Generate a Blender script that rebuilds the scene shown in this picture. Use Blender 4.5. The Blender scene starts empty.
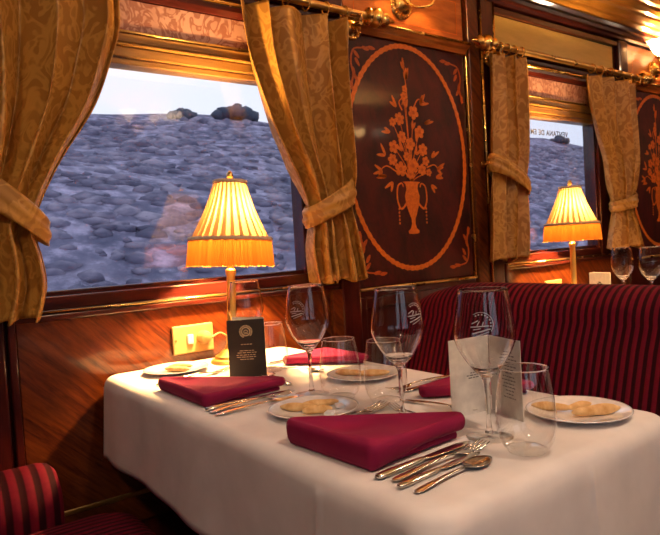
import bpy, bmesh, math, random
from mathutils import Vector, Matrix, noise
random.seed(7)
PI = math.pi
S = bpy.context.scene
COL = S.collection
sin, cos = math.sin, math.cos

# ------------------------------------------------------------------ materials
def sock(node, val):
    return val
class NT:
    def __init__(s, name):
        s.m = bpy.data.materials.new(name); s.m.use_nodes = True
        s.t = s.m.node_tree; s.t.nodes.clear()
        s.out = s.t.nodes.new('ShaderNodeOutputMaterial')
    def n(s, typ, **kw):
        nd = s.t.nodes.new('ShaderNode' + typ)
        for k, v in kw.items():
            if k.startswith('_'): setattr(nd, k[1:], v)
            else:
                key = k.replace('__', ' ')
                tgt = nd.inputs[int(key[1:])] if key[0] == 'i' and key[1:].isdigit() else nd.inputs[key]
                if isinstance(v, bpy.types.NodeSocket): s.t.links.new(v, tgt)
                else: tgt.default_value = v
        return nd
    def link(s, a, b): s.t.links.new(a, b)
    def ramp(s, fac, stops, interp='LINEAR'):
        r = s.t.nodes.new('ShaderNodeValToRGB'); e = r.color_ramp.elements
        r.color_ramp.interpolation = interp
        while len(e) < len(stops): e.new(.5)
        for i, (p, c) in enumerate(stops):
            e[i].position = p; e[i].color = (*c, 1) if len(c) == 3 else c
        s.link(fac, r.inputs[0]); return r.outputs[0]
    def coord(s, scale=(1, 1, 1), rot=(0, 0, 0), kind='Object'):
        tc = s.t.nodes.new('ShaderNodeTexCoord')
        mp = s.n('Mapping', Scale=scale, Rotation=rot); s.link(tc.outputs[kind], mp.inputs[0])
        return mp.outputs[0]
    def done(s, shader): s.link(shader, s.out.inputs[0]); return s.m
def pbsdf(t, **kw):
    return t.n('BsdfPrincipled', **kw).outputs[0]
def c4(c): return (*c, 1)
def bump(t, h, strength=.3, dist=.002):
    return t.n('Bump', Height=h, Strength=strength, Distance=dist).outputs[0]

def plain(name, col, rough=.5, metal=0, coat=0, sheen=0, **kw):
    t = NT(name)
    nz = t.n('TexNoise', Vector=t.coord((60, 60, 60)), Scale=1.0, Detail=3.0).outputs[0]
    c = t.ramp(nz, [(.3, tuple(x * .88 for x in col)), (.7, tuple(min(1, x * 1.08) for x in col))])
    return t.done(pbsdf(t, Base__Color=c, Roughness=rough, Metallic=metal, Coat__Weight=coat, Coat__Roughness=.08, Sheen__Weight=sheen, **kw))
def wood(name, c1, c2, scale=(3, 3, 22), rot=(0, 0, 0), rough=.28, coat=.7):
    t = NT(name); base = t.coord((1, 1, 1), rot); v = t.n('Mapping', Vector=base, Scale=scale).outputs[0]
    n1 = t.n('TexNoise', Vector=v, Scale=3.0, Detail=6.0, Distortion=.8).outputs[0]
    v2 = t.n('Mapping', Vector=base, Scale=tuple(s * 5 for s in scale)).outputs[0]
    n2 = t.n('TexNoise', Vector=v2, Scale=4.0, Detail=3.0).outputs[0]
    mx = t.n('Math', _operation='MULTIPLY_ADD', i0=n2, i1=.35, i2=n1).outputs[0]
    c = t.ramp(mx, [(.42, c1), (.85, c2)])
    return t.done(pbsdf(t, Base__Color=c, Roughness=rough, Specular__IOR__Level=.25, Coat__Weight=coat, Coat__Roughness=.06))
def brass(name, col=(.85, .55, .16), rough=.22):
    t = NT(name)
    nz = t.n('TexNoise', Vector=t.coord((6, 6, 6)), Scale=2.0, Detail=2.0).outputs[0]
    r = t.ramp(nz, [(.3, (rough * .8,) * 3), (.75, (rough * 1.5,) * 3)])
    return t.done(pbsdf(t, Base__Color=c4(col), Metallic=1.0, Roughness=r))

M = {}
M['veneer'] = wood('mahogany_veneer', (.034, .0035, .0025), (.155, .036, .006), (26, 26, 2.4), (0, PI / 4, 0), .3, .6)
M['mahogany'] = wood('dark_mahogany', (.026, .003, .003), (.075, .010, .006), (14, 14, 1.6))
M['mahogany_h'] = wood('dark_mahogany_rail', (.022, .003, .003), (.065, .010, .006), (1.6, 14, 14))
M['panel'] = wood('panel_mahogany', (.014, .0012, .0014), (.075, .0045, .0038), (5, 5, 2.5), (0, .3, 0), .5, .35)
M['frieze'] = wood('frieze_veneer', (.34, .09, .014), (.55, .17, .03), (2, 8, 12), (0, 0, 0), .3, .6)
M['goldwood'] = wood('gilded_rail', (.25, .115, .022), (.38, .19, .042), (1.5, 10, 20), (0, 0, 0), .38, .3)
M['cornicegold'] = wood('gilded_cornice', (.30, .13, .022), (.46, .22, .04), (1.2, 10, 14), (0, 0, 0), .28, .7)
M['inlay'] = wood('orange_inlay', (.56, .11, .009), (.80, .20, .020), (30, 30, 30), (0, 0, 0), .45, .15)
M['inlay_dark'] = wood('russet_inlay', (.40, .060, .007), (.58, .115, .014), (40, 40, 40), (0, 0, 0), .45, .15)
M['brass'] = brass('polished_brass')
M['brass_dull'] = brass('antique_brass', (.62, .40, .13), .3)
M['brass_satin'] = brass('satin_brass', (.86, .62, .18), .45)
M['socket'] = plain('ivory_brass', (.72, .50, .20), .35, .3)
M['silver'] = brass('silver_plate', (.70, .65, .57), .16)
M['plate'] = plain('white_porcelain', (.86, .85, .84), .12, coat=.6)
M['foil'] = plain('white_wrapper', (.85, .86, .88), .3)
M['ceiling'] = plain('cream_ceiling', (.72, .62, .46), .5)
M['floor'] = plain('dark_carpet', (.03, .008, .01), .95)
M['oppwall'] = wood('opposite_wall_mahogany', (.05, .008, .004), (.10, .02, .008))
M['black_card'] = plain('black_card', (.020, .016, .013), .45)
M['gold_print'] = plain('gold_print', (.78, .62, .36), .4)
M['white_card'] = plain('white_card', (.80, .77, .70), .6)
M['ink'] = plain('grey_ink', (.12, .11, .11), .6)
M['grey_print'] = plain('dark_print', (.03, .03, .03), .6)
M['goldglass'] = wood('amber_ceiling_panel', (.55, .36, .07), (.68, .46, .11), (1, 6, 6), (0, 0, 0), .35, .3)
M['rubber'] = plain('dark_slot', (.02, .016, .012), .5)
M['cord'] = plain('gold_cord', (.62, .42, .15), .5)

def cloth_mat(name, col, weave=900, sheen=.1, rough=.85, var=.06, bs=.15):
    t = NT(name)
    v = t.coord((1, 1, 1))
    n = t.n('TexNoise', Vector=v, Scale=14.0, Detail=4.0).outputs[0]
    w = t.n('TexNoise', Vector=v, Scale=float(weave), Detail=1.0).outputs[0]
    c = t.ramp(n, [(.3, tuple(x * (1 - var) for x in col)), (.7, tuple(min(1, x * (1 + var)) for x in col))])
    h = t.n('Math', _operation='MULTIPLY_ADD', i0=w, i1=.25, i2=n).outputs[0]
    return t.done(pbsdf(t, Base__Color=c, Roughness=rough, Sheen__Weight=sheen, Sheen__Roughness=.4, Specular__IOR__Level=.15, Normal=bump(t, h, bs, .004)))
M['linen'] = cloth_mat('white_linen', (.80, .76, .74))
M['napkin'] = cloth_mat('burgundy_napkin', (.26, .011, .060), 1200, .04, .75, .08, .2)
M['napkin_dark'] = M['napkin']

def damask(name, base, figure, scale=16., dim=1.0):
    t = NT(name); v = t.coord((1, 1, .8))
    w = t.n('TexNoise', Vector=v, Scale=scale, Detail=1.5, Distortion=2.2).outputs[0]
    w2 = t.n('TexNoise', Vector=v, Scale=scale * .45, Detail=1.0, Distortion=3.0).outputs[0]
    mul = t.n('Math', _operation='MULTIPLY_ADD', i0=w2, i1=.5, i2=w).outputs[0]
    f = t.ramp(mul, [(.66, (0, 0, 0)), (.72, (.9, .9, .9)), (.79, (1, 1, 1)), (.86, (.2, .2, .2))])
    c = t.n('Mix', _data_type='RGBA').outputs
    mixn = t.t.nodes[-1]
    t.link(f, mixn.inputs['Factor']); mixn.inputs[6].default_value = c4(base); mixn.inputs[7].default_value = c4(figure)
    r = t.ramp(f, [(0, (.62,) * 3), (1, (.38,) * 3)])
    fine = t.n('TexNoise', Vector=t.coord((400, 400, 400)), Scale=1.0).outputs[0]
    d = pbsdf(t, Base__Color=mixn.outputs[2], Roughness=r, Sheen__Weight=.25, Sheen__Tint=c4(figure), Normal=bump(t, fine, .15, .002))
    return t.done(d)
M['damask'] = damask('gold_damask', (.345, .152, .020), (.52, .268, .048), 15.)
M['blind'] = damask('rose_damask', (.60, .34, .24), (.33, .12, .07), 20.)

def stripes(name, axis, period, offset=0.):
    t = NT(name); tc = t.n('TexCoord'); sp = t.n('SeparateXYZ', Vector=tc.outputs['Object'])
    a = t.n('Math', _operation='MULTIPLY_ADD', i0=sp.outputs[axis], i1=2 * PI / period, i2=offset).outputs[0]
    sn = t.n('Math', _operation='SINE', i0=a).outputs[0]
    h = t.n('Math', _operation='MULTIPLY_ADD', i0=sn, i1=.5, i2=.5).outputs[0]
    nz = t.n('TexNoise', Vector=t.coord((30, 30, 30)), Scale=3.0, Detail=4.0).outputs[0]
    c = t.ramp(h, [(.30, (.024, .0006, .0045)), (.62, (.15, .0045, .020))])
    cm = t.n('Mix', _data_type='RGBA', _blend_type='MULTIPLY'); cm.inputs['Factor'].default_value = .35
    t.link(c, cm.inputs[6]); t.link(nz, cm.inputs[7])
    return t.done(pbsdf(t, Base__Color=cm.outputs[2], Roughness=.8, Specular__IOR__Level=.12, Sheen__Weight=.03, Sheen__Tint=(.9, .15, .2, 1), Normal=bump(t, h, .5, .004)))
M['stripe_y'] = stripes('striped_velvet_back', 1, .0212)
M['stripe_x'] = stripes('striped_velvet_arm', 0, .034)

def glass_thin(name, gain=1.0, tint=(.985, .99, .985)):
    t = NT(name)
    bf = t.n('NewGeometry').outputs['Backfacing']
    ior = t.n('Math', _operation='MULTIPLY_ADD', i0=bf, i1=1 / 1.5 - 1.5, i2=1.5).outputs[0]   # a thin wall reflects alike from both sides
    fr = t.n('Fresnel', IOR=ior).outputs[0]
    f2 = t.n('Math', _operation='MULTIPLY', i0=fr, i1=gain, _use_clamp=True).outputs[0]
    tr = t.n('BsdfTransparent', Color=c4(tint)).outputs[0]
    gl = t.n('BsdfGlossy', Color=(1, 1, 1, 1), Roughness=.02).outputs[0]
    mx = t.n('MixShader', Fac=f2); t.link(tr, mx.inputs[1]); t.link(gl, mx.inputs[2])
    return t.done(mx.outputs[0])
M['bowl'] = glass_thin('thin_goblet_glass', 1.9)
M['footglass'] = glass_thin('thin_foot_glass', 1.0)
M['pane'] = glass_thin('window_glass', 1.15, (.97, .98, 1.0))
def glass_solid(name):
    t = NT(name)
    return t.done(t.n('BsdfGlass', Color=(1, 1, 1, 1), Roughness=.0, IOR=1.46).outputs[0])
M['glass'] = glass_solid('clear_glass')
def etched(name):
    t = NT(name)
    d = t.n('BsdfDiffuse', Color=(.85, .87, .92, 1)).outputs[0]; tr = t.n('BsdfTranslucent', Color=(.85, .87, .92, 1)).outputs[0]
    m1 = t.n('MixShader', Fac=.5); t.link(d, m1.inputs[1]); t.link(tr, m1.inputs[2])
    return t.done(m1.outputs[0])
M['etch'] = etched('etched_glass')
def shade_mat(name, col, tcol, mix):
    t = NT(name)
    nz = t.n('TexNoise', Vector=t.coord((200, 200, 12)), Scale=1.0, Detail=2.0).outputs[0]
    c = t.ramp(nz, [(.3, tuple(x * .8 for x in col)), (.7, col)])
    d = t.n('BsdfDiffuse', Color=c).outputs[0]; tr = t.n('BsdfTranslucent', Color=c4(tcol)).outputs[0]
    m1 = t.n('MixShader', Fac=mix); t.link(d, m1.inputs[1]); t.link(tr, m1.inputs[2])
    return t.done(m1.outputs[0])
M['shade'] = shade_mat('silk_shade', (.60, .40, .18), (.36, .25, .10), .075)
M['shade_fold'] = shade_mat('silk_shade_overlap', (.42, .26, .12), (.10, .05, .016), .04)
M['fringe'] = shade_mat('silk_fringe', (.50, .20, .035), (.36, .12, .014), .07)
M['braid'] = plain('grey_braid', (.62, .48, .32), .7)
def emit(name, col, st):
    t = NT(name); return t.done(t.n('Emission', Color=c4(col), Strength=st).outputs[0])
WARM = (1.0, .57, .21)
M['bulb'] = emit('lamp_bulb', WARM, 3300)
M['sconce_bulb'] = emit('sconce_bulb', (1.0, .54, .19), 2600)
M['ceil_fill'] = emit('ceiling_fill_glow', (1.0, .70, .49), 92)  # glow of the added fill lamps, out of view above the aisle
def hill_mat():
    t = NT('scrub_hillside')
    n1 = t.n('TexNoise', Vector=t.coord((1.6, 1.2, 3.2)), Scale=1.7, Detail=6.0, Roughness=.62).outputs[0]
    n2 = t.n('TexNoise', Vector=t.coord((.35, .5, .9)), Scale=1.2, Detail=3.0).outputs[0]
    vo = t.n('TexVoronoi', Vector=t.coord((.9, .8, 1.6)), Scale=1.5).outputs['Distance']
    m1 = t.n('Math', _operation='MULTIPLY_ADD', i0=n2, i1=.8, i2=n1).outputs[0]
    m2 = t.n('Math', _operation='MULTIPLY_ADD', i0=vo, i1=.28, i2=m1).outputs[0]
    mx = t.n('Math', _operation='MULTIPLY', i0=m2, i1=.6).outputs[0]
    c = t.ramp(mx, [(.48, (.085, .09, .15)), (.60, (.15, .145, .225)), (.72, (.26, .24, .34))])
    c2 = t.ramp(n1, [(.50, (0, 0, 0)), (.72, (.16, .14, .20))])
    ad = t.n('Mix', _data_type='RGBA', _blend_type='ADD'); ad.inputs['Factor'].default_value = 1.0
    t.link(c, ad.inputs[6]); t.link(c2, ad.inputs[7]); c = ad.outputs[2]
    return t.done(pbsdf(t, Base__Color=c, Roughness=.95, Specular__IOR__Level=.1))
M['hill'] = hill_mat()
M['bush'] = plain('grey_green_scrub', (.055, .07, .105), .95)
def scrub_mat():
    t = NT('blue_grey_scrub')
    n = t.n('TexNoise', Vector=t.coord((1.6, 1.6, 2.5)), Scale=1.0, Detail=2.0).outputs[0]
    n2 = t.n('TexNoise', Vector=t.coord((2.5, 3, 7)), Scale=2.0, Detail=4.0).outputs[0]
    a = t.n('Math', _operation='MULTIPLY_ADD', i0=n2, i1=.4, i2=n).outputs[0]
    c = t.ramp(a, [(.50, (.095, .095, .15)), (.68, (.17, .16, .235)), (.86, (.31, .275, .36))])
    return t.done(pbsdf(t, Base__Color=c, Roughness=.95, Specular__IOR__Level=.1))
M['scrub'] = scrub_mat()
M['velvet'] = plain('burgundy_velvet', (.10, .006, .014), .85, sheen=.4)
def bread_mat():
    t = NT('breadstick_crust')
    n = t.n('TexNoise', Vector=t.coord((60, 60, 60)), Scale=1.2, Detail=4.0).outputs[0]
    c = t.ramp(n, [(.3, (.62, .34, .11)), (.7, (.85, .60, .28))])
    return t.done(pbsdf(t, Base__Color=c, Roughness=.7, Normal=bump(t, n, .4, .003)))
M['bread'] = bread_mat()

# ------------------------------------------------------------------ mesh helpers
def obj(name, bm, mat, parent=None, smooth=False, angle=None, loc=None):
    me = bpy.data.meshes.new(name)
    bmesh.ops.recalc_face_normals(bm, faces=bm.faces[:])
    bm.to_mesh(me); bm.free()
    if isinstance(mat, (list, tuple)):
        for m in mat: me.materials.append(m)
    else: me.materials.append(mat)
    if smooth:
        for p in me.polygons: p.use_smooth = True
        if angle: me.set_sharp_from_angle(angle=angle)
    o = bpy.data.objects.new(name, me); COL.objects.link(o)
    if loc: o.location = loc
    if parent: o.parent = parent
    return o
def empty(name, loc, rz=0.):
    o = bpy.data.objects.new(name, None); COL.objects.link(o); o.location = loc; o.rotation_euler = (0, 0, rz)
    o.empty_display_size = .03
    return o
def tag(o, label=None, cat=None, group=None, kind=None):
    if label: o['label'] = label
    if cat: o['category'] = cat
    if group: o['group'] = group
    if kind: o['kind'] = kind
    return o
def struct(name, bm, mat, parent=None, **kw):
    o = obj(name, bm, mat, parent, **kw)
    if parent is None: o['kind'] = 'structure'
    return o
def NB(): return bmesh.new()
def box(bm, x0, x1, y0, y1, z0, z1, bev=0., seg=2):
    r = bmesh.ops.create_cube(bm, size=1)
    vs = r['verts']
    for v in vs:
        v.co = Vector((x0 + (v.co.x + .5) * (x1 - x0), y0 + (v.co.y + .5) * (y1 - y0), z0 + (v.co.z + .5) * (z1 - z0)))
    if bev > 0:
        es = list({e for v in vs for e in v.link_edges})
        bmesh.ops.bevel(bm, geom=es, offset=bev, segments=seg, profile=.5, affect='EDGES')
    return bm
def lathe(bm, prof, n=40, c=(0, 0, 0), close=False, ax=None):
    """prof: (r,z) list; ax optional 3x3 matrix"""
    rings = []
    for r, z in prof:
        if r < 1e-6:
            p = Vector((0, 0, z)); p = (ax @ p if ax else p) + Vector(c); rings.append([bm.verts.new(p)])
        else:
            ring = []
            for i in range(n):
                a = 2 * PI * i / n
                p = Vector((r * cos(a), r * sin(a), z)); p = (ax @ p if ax else p) + Vector(c)
                ring.append(bm.verts.new(p))
            rings.append(ring)
    prs = list(zip(rings[:-1], rings[1:]))
    if close: prs.append((rings[-1], rings[0]))
    for A, B in prs:
        for i in range(n):
            j = (i + 1) % n
            if len(A) == 1 and len(B) == 1: break
            if len(A) == 1: bm.faces.new((A[0], B[j], B[i]))
            elif len(B) == 1: bm.faces.new((A[i], A[j], B[0]))
            else: bm.faces.new((A[i], A[j], B[j], B[i]))
    return bm
def tube(bm, pts, rad, n=8, flat=None, cap=True):
    pts = [Vector(p) for p in pts]; rs = rad if isinstance(rad, (list, tuple)) else [rad] * len(pts)
    up = Vector((0, 0, 1)); rings = []; prev = None
    for i, p in enumerate(pts):
        d = (pts[min(i + 1, len(pts) - 1)] - pts[max(i - 1, 0)])
        d = d.normalized() if d.length > 1e-9 else Vector((1, 0, 0))
        if prev is None:
            a = up.cross(d)
            if a.length < .05: a = Vector((1, 0, 0)).cross(d)
        else: a = prev - d * prev.dot(d)
        a.normalize(); b = d.cross(a); prev = a
        fl = flat or 1.
        rings.append([bm.verts.new(p + (a * cos(t) + b * sin(t) * fl) * rs[i]) for t in [2 * PI * k / n for k in range(n)]])
    for A, B in zip(rings[:-1], rings[1:]):
        for k in range(n): bm.faces.new((A[k], A[(k + 1) % n], B[(k + 1) % n], B[k]))
    if cap:
        bm.faces.new(rings[0][::-1]); bm.faces.new(rings[-1])
    return bm
def sphere(bm, c, r, sc=(1, 1, 1), u=16, v=10, rot=None):
    res = bmesh.ops.create_uvsphere(bm, u_segments=u, v_segments=v, radius=r)
    for w in res['verts']:
        p = Vector((w.co.x * sc[0], w.co.y * sc[1], w.co.z * sc[2]))
        if rot: p = rot @ p
        w.co = p + Vector(c)
    return bm
def grid(bm, f, nu, nv, cu=False, cv=False):
    V = [[bm.verts.new(f(i / (nu if cu else nu - 1), j / (nv if cv else nv - 1))) for j in range(nv)] for i in range(nu)]
    for i in range(nu if cu else nu - 1):
        for j in range(nv if cv else nv - 1):
            bm.faces.new((V[i][j], V[(i + 1) % nu][j], V[(i + 1) % nu][(j + 1) % nv], V[i][(j + 1) % nv]))
    return V
def rings_loft(bm, rings, cap0=True, cap1=True):
    R = [[bm.verts.new(p) for p in r] for r in rings]; n = len(R[0])
    for A, B in zip(R[:-1], R[1:]):
        for k in range(n): bm.faces.new((A[k], A[(k + 1) % n], B[(k + 1) % n], B[k]))
    if cap0: bm.faces.new(R[0][::-1])
    if cap1: bm.faces.new(R[-1])
    return R
def catmull(pts, m=8):
    P = [Vector(p) for p in pts]; out = []
    for i in range(len(P) - 1):
        a, b, c, d = P[max(i - 1, 0)], P[i], P[i + 1], P[min(i + 2, len(P) - 1)]
        for k in range(m):
            t = k / m
            out.append(.5 * (2 * b + (c - a) * t + (2 * a - 5 * b + 4 * c - d) * t * t + (3 * b - 3 * c + d - a) * t ** 3))
    out.append(P[-1]); return out
def interp(tab, z):
    """tab sorted by first value ascending; smooth-ish linear"""
    if z <= tab[0][0]: return tab[0][1:]
    for a, b in zip(tab[:-1], tab[1:]):
        if z <= b[0]:
            t = (z - a[0]) / (b[0] - a[0])
            return tuple(p + (q - p) * t for p, q in zip(a[1:], b[1:]))
    return tab[-1][1:]
def copy_tree(o, parent=None):
    c = o.copy(); COL.objects.link(c)
    if parent: c.parent = parent
    for ch in list(o.children): copy_tree(ch, c)
    return c
def extrude_x(bm, prof, x0, x1):
    """prof = closed polygon of (y,z)"""
    A = [bm.verts.new((x0, y, z)) for y, z in prof]; B = [bm.verts.new((x1, y, z)) for y, z in prof]; n = len(prof)
    for i in range(n): bm.faces.new((A[i], A[(i + 1) % n], B[(i + 1) % n], B[i]))
    bm.faces.new(A[::-1]); bm.faces.new(B)
def extrude_z(bm, prof, z0, z1):
    A = [bm.verts.new((x, y, z0)) for x, y in prof]; B = [bm.verts.new((x, y, z1)) for x, y in prof]; n = len(prof)
    for i in range(n): bm.faces.new((A[i], A[(i + 1) % n], B[(i + 1) % n], B[i]))
    bm.faces.new(A[::-1]); bm.faces.new(B)
def poly_y(bm, pts, y0, th):
    """flat inlay: polygon of (x,z), front face at y0 - th"""
    A = [bm.verts.new((x, y0, z)) for x, z in pts]; B = [bm.verts.new((x, y0 - th, z)) for x, z in pts]; n = len(pts)
    for i in range(n): bm.faces.new((A[i], A[(i + 1) % n], B[(i + 1) % n], B[i]))
    bm.faces.new(A[::-1]); bm.faces.new(B)

# ------------------------------------------------------------------ dimensions
YW = 1.776          # window wall face
TZ = .74            # table top
BAYS = (0., 2.0)    # shift of window bay
X0, X1 = -1.6, 5.6  # carriage length modelled
YO = -1.1           # opposite wall
CZ = 2.42

# ------------------------------------------------------------------ camera
R0 = (.638367452, -.0351629854, -.0587733902); FPX = 618.401273
def cam_axes():
    yaw, pit, rol = R0
    f = Vector((sin(yaw) * cos(pit), cos(yaw) * cos(pit), sin(pit))); r = Vector((cos(yaw), -sin(yaw), 0)); u = r.cross(f)
    return cos(rol) * r + sin(rol) * u, -sin(rol) * r + cos(rol) * u, f
cr, cu, cf = cam_axes()
cd = bpy.data.cameras.new('camera'); cam = bpy.data.objects.new('camera', cd); COL.objects.link(cam)
cam.matrix_world = Matrix(((cr.x, cu.x, -cf.x, 0), (cr.y, cu.y, -cf.y, 0), (cr.z, cu.z, -cf.z, 1.06), (0, 0, 0, 1)))
cd.sensor_fit = 'HORIZONTAL'; cd.sensor_width = 36; cd.lens = FPX / 660 * 36
cd.clip_start = .02; cd.clip_end = 300
cd.dof.use_dof = True; cd.dof.focus_distance = 1.12; cd.dof.aperture_fstop = 18.0
S.camera = cam

# ------------------------------------------------------------------ room shell
WIN = [(.36, 1.21), (2.36, 3.085)]      # glass extents
GZ0, GZ1 = .982, 1.615
def wall_back():
    bm = NB(); y0, y1 = YW, YW + .07
    box(bm, X0, X1, y0, y1, 0, .93)
    box(bm, X0, X1, y0, y1, 1.70, CZ)
    xs = [X0] + [v for w in WIN for v in (w[0] - .05, w[1] + .05)] + [X1]
    for i in range(0, len(xs), 2): box(bm, xs[i], xs[i + 1], y0, y1, .93, 1.70)
    struct('wall_back', bm, M['mahogany'])
wall_back()
bm = NB(); box(bm, X0, X1, YO, YW + .07, -.05, 0); struct('floor', bm, M['floor'])
bm = NB(); box(bm, X0, X1, YO - .07, YW + .07, CZ, CZ + .05); struct('ceiling', bm, M['ceiling'])
bm = NB(); box(bm, X0 - .07, X0, YO - .07, YW + .07, 0, CZ); struct('wall_left', bm, M['oppwall'])
bm = NB(); box(bm, X1, X1 + .07, YO - .07, YW + .07, 0, CZ); struct('wall_right', bm, M['oppwall'])
bm = NB()
box(bm, X0, X1, YO - .07, YO, 0, .93); box(bm, X0, X1, YO - .07, YO, 1.68, CZ)
ow = [(-1.3, -.4), (-.1, .85)]
xs = [X0] + [v for w in ow for v in w] + [X1]
for i in range(0, len(xs), 2): box(bm, xs[i], xs[i + 1], YO - .07, YO, .93, 1.68)
struct('wall_front', bm, M['oppwall'])
for k, (a, b) in enumerate(ow):
    w = empty('window_%d' % (k + 3), (a, YO, .93)); w['kind'] = 'structure'
    bm = NB()
    for q in ((a, a + .03, .93, 1.68), (b - .03, b, .93, 1.68), (a, b, .93, .96), (a, b, 1.65, 1.68)):
        box(bm, q[0] - a, q[1] - a, -.06, .005, q[2] - .93, q[3] - .93)
    obj('frame', bm, M['mahogany_h'], w)
    bm = NB(); box(bm, .03, b - a - .03, -.035, -.031, .03, .72); obj('pane', bm, M['pane'], w)

# window units
for k, (a, b) in enumerate(WIN):
    w = empty('window_%d' % (k + 1), (0, YW, GZ0)); w['kind'] = 'structure'
    bl, br = BAYS[k] + .285, BAYS[k] + 1.33
    def W(bm, x0, x1, y0, y1, z0, z1, bev=.003): box(bm, x0, x1, y0 - YW, y1 - YW, z0 - GZ0, z1 - GZ0, bev)
    bm = NB()
    W(bm, a - .05, a, YW - .012, YW + .06, GZ0 - .05, 1.70)
    W(bm, b, b + .018, YW - .004, YW + .06, GZ0 - .012, 1.66)
    W(bm, b + .018, br - .055, YW - .016, YW + .02, GZ0 - .05, 1.70)
    obj('jamb', bm, M['mahogany'], w)
    bm = NB(); W(bm, a - .045, b + .045, YW - .006, YW + .062, GZ0 - .05, GZ0 - .014); W(bm, a - .045, b + .045, YW + .01, YW + .06, GZ0 - .016, GZ0)
    obj('bottom_rail', bm, M['mahogany_h'], w)
    bm = NB(); W(bm, a - .045, b + .045, YW - .002, YW + .055, GZ1, 1.632); W(bm, a - .05, b + .05, YW - .012, YW + .02, 1.634, 1.662); W(bm, a - .05, b + .05, YW - .022, YW + .02, 1.664, 1.672)
    W(bm, a - .05, b + .05, YW - .016, YW + .02, 1.674, 1.70)
    obj('head_rail', bm, M['goldwood'], w)
    bm = NB(); W(bm, a, b, YW + .012, YW + .016, GZ0, GZ1, 0); obj('pane', bm, M['pane'], w)
    if k == 1:   # warning lettering on the pane, read from outside the train
        cv = bpy.data.curves.new('t', 'FONT'); cv.body = 'VENTANA DE EMERGENCIA'; cv.size = .036; cv.offset = .0008; cv.extrude = .0003; cv.space_character = 1.15
        to = bpy.data.objects.new('t', cv); COL.objects.link(to); bpy.context.view_layer.update()
        me = bpy.data.meshes.new_from_object(to.evaluated_get(bpy.context.evaluated_depsgraph_get()))
        bpy.data.objects.remove(to)
        me.transform(Matrix(((-1, 0, 0, 0), (0, 0, 1, 0), (0, 1, 0, 0), (0, 0, 0, 1))))
        me.materials.clear(); me.materials.append(M['ink'])
        lo = bpy.data.objects.new('lettering', me); COL.objects.link(lo); lo.parent = w
        lo.location = (2.868, .0113, 1.535 - GZ0); lo['label'] = 'dark mirrored warning lettering on the window glass'

tr_n = [0]
def trim(bm, mat, **kw):
    tr_n[0] += 1
    return struct('trim_%d' % tr_n[0], bm, mat, **kw)
for k, s in enumerate(BAYS):
    # veneered apron under the window, sill moulding, pilasters
    bm = NB(); box(bm, s + .29, s + 1.30, YW - .012, YW, .30, .905, .002); trim(bm, M['veneer'])
    bm = NB(); box(bm, s + .285, s + 1.335, YW - .03, YW, .906, .922, .003); trim(bm, M['mahogany_h'])
    bm = NB(); tube(bm, [(s + .285, YW - .03, .928), (s + 1.335, YW - .03, .928)], .0035, 10); trim(bm, M['brass'], smooth=True)
    bm = NB(); box(bm, s + .285, s + 1.335, YW - .024, YW, .9235, .9325, .002); trim(bm, M['mahogany_h'])
    bm = NB(); box(bm, s + .268, s + .286, YW - .034, YW, .30, .935, .003); trim(bm, M['mahogany'])
    bm = NB(); box(bm, s + 1.302, s + 1.345, YW - .03, YW, .30, .905, .003); trim(bm, M['veneer'])
    bm = NB(); box(bm, s + 1.345, s + 1.425, YW - .035, YW, .0, 1.84, .004); trim(bm, M['mahogany'])
    # moulding below the curtain rod, over the blind
    bm = NB(); extrude_x(bm, [(YW, 1.80), (YW - .02, 1.80), (YW - .03, 1.815), (YW - .03, 1.83), (YW - .018, 1.845), (YW - .018, 1.86), (YW, 1.86)], s + .28, s + 1.345); trim(bm, M['mahogany_h'])
    bm = NB(); tube(bm, [(s + .28, YW - .031, 1.838), (s + 1.345, YW - .031, 1.838)], .0065, 10); trim(bm, M['brass'], smooth=True)
    # amber panel above the rod
    bm = NB(); box(bm, s + .30, s + 1.30, YW - .006, YW, 1.91, 2.045, .002); trim(bm, M['goldglass'])
    bm = NB()
    for q in ((s + .28, s + 1.33, 1.885, 1.908), (s + .28, s + 1.33, 2.047, 2.075)): box(bm, q[0], q[1], YW - .022, YW, q[2], q[3], .004)
    trim(bm, M['mahogany_h'])
    bm = NB(); box(bm, s + 1.335, s + 1.425, YW - .03, YW, 1.88, 2.085, .012, 3); trim(bm, M['mahogany'])
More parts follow.
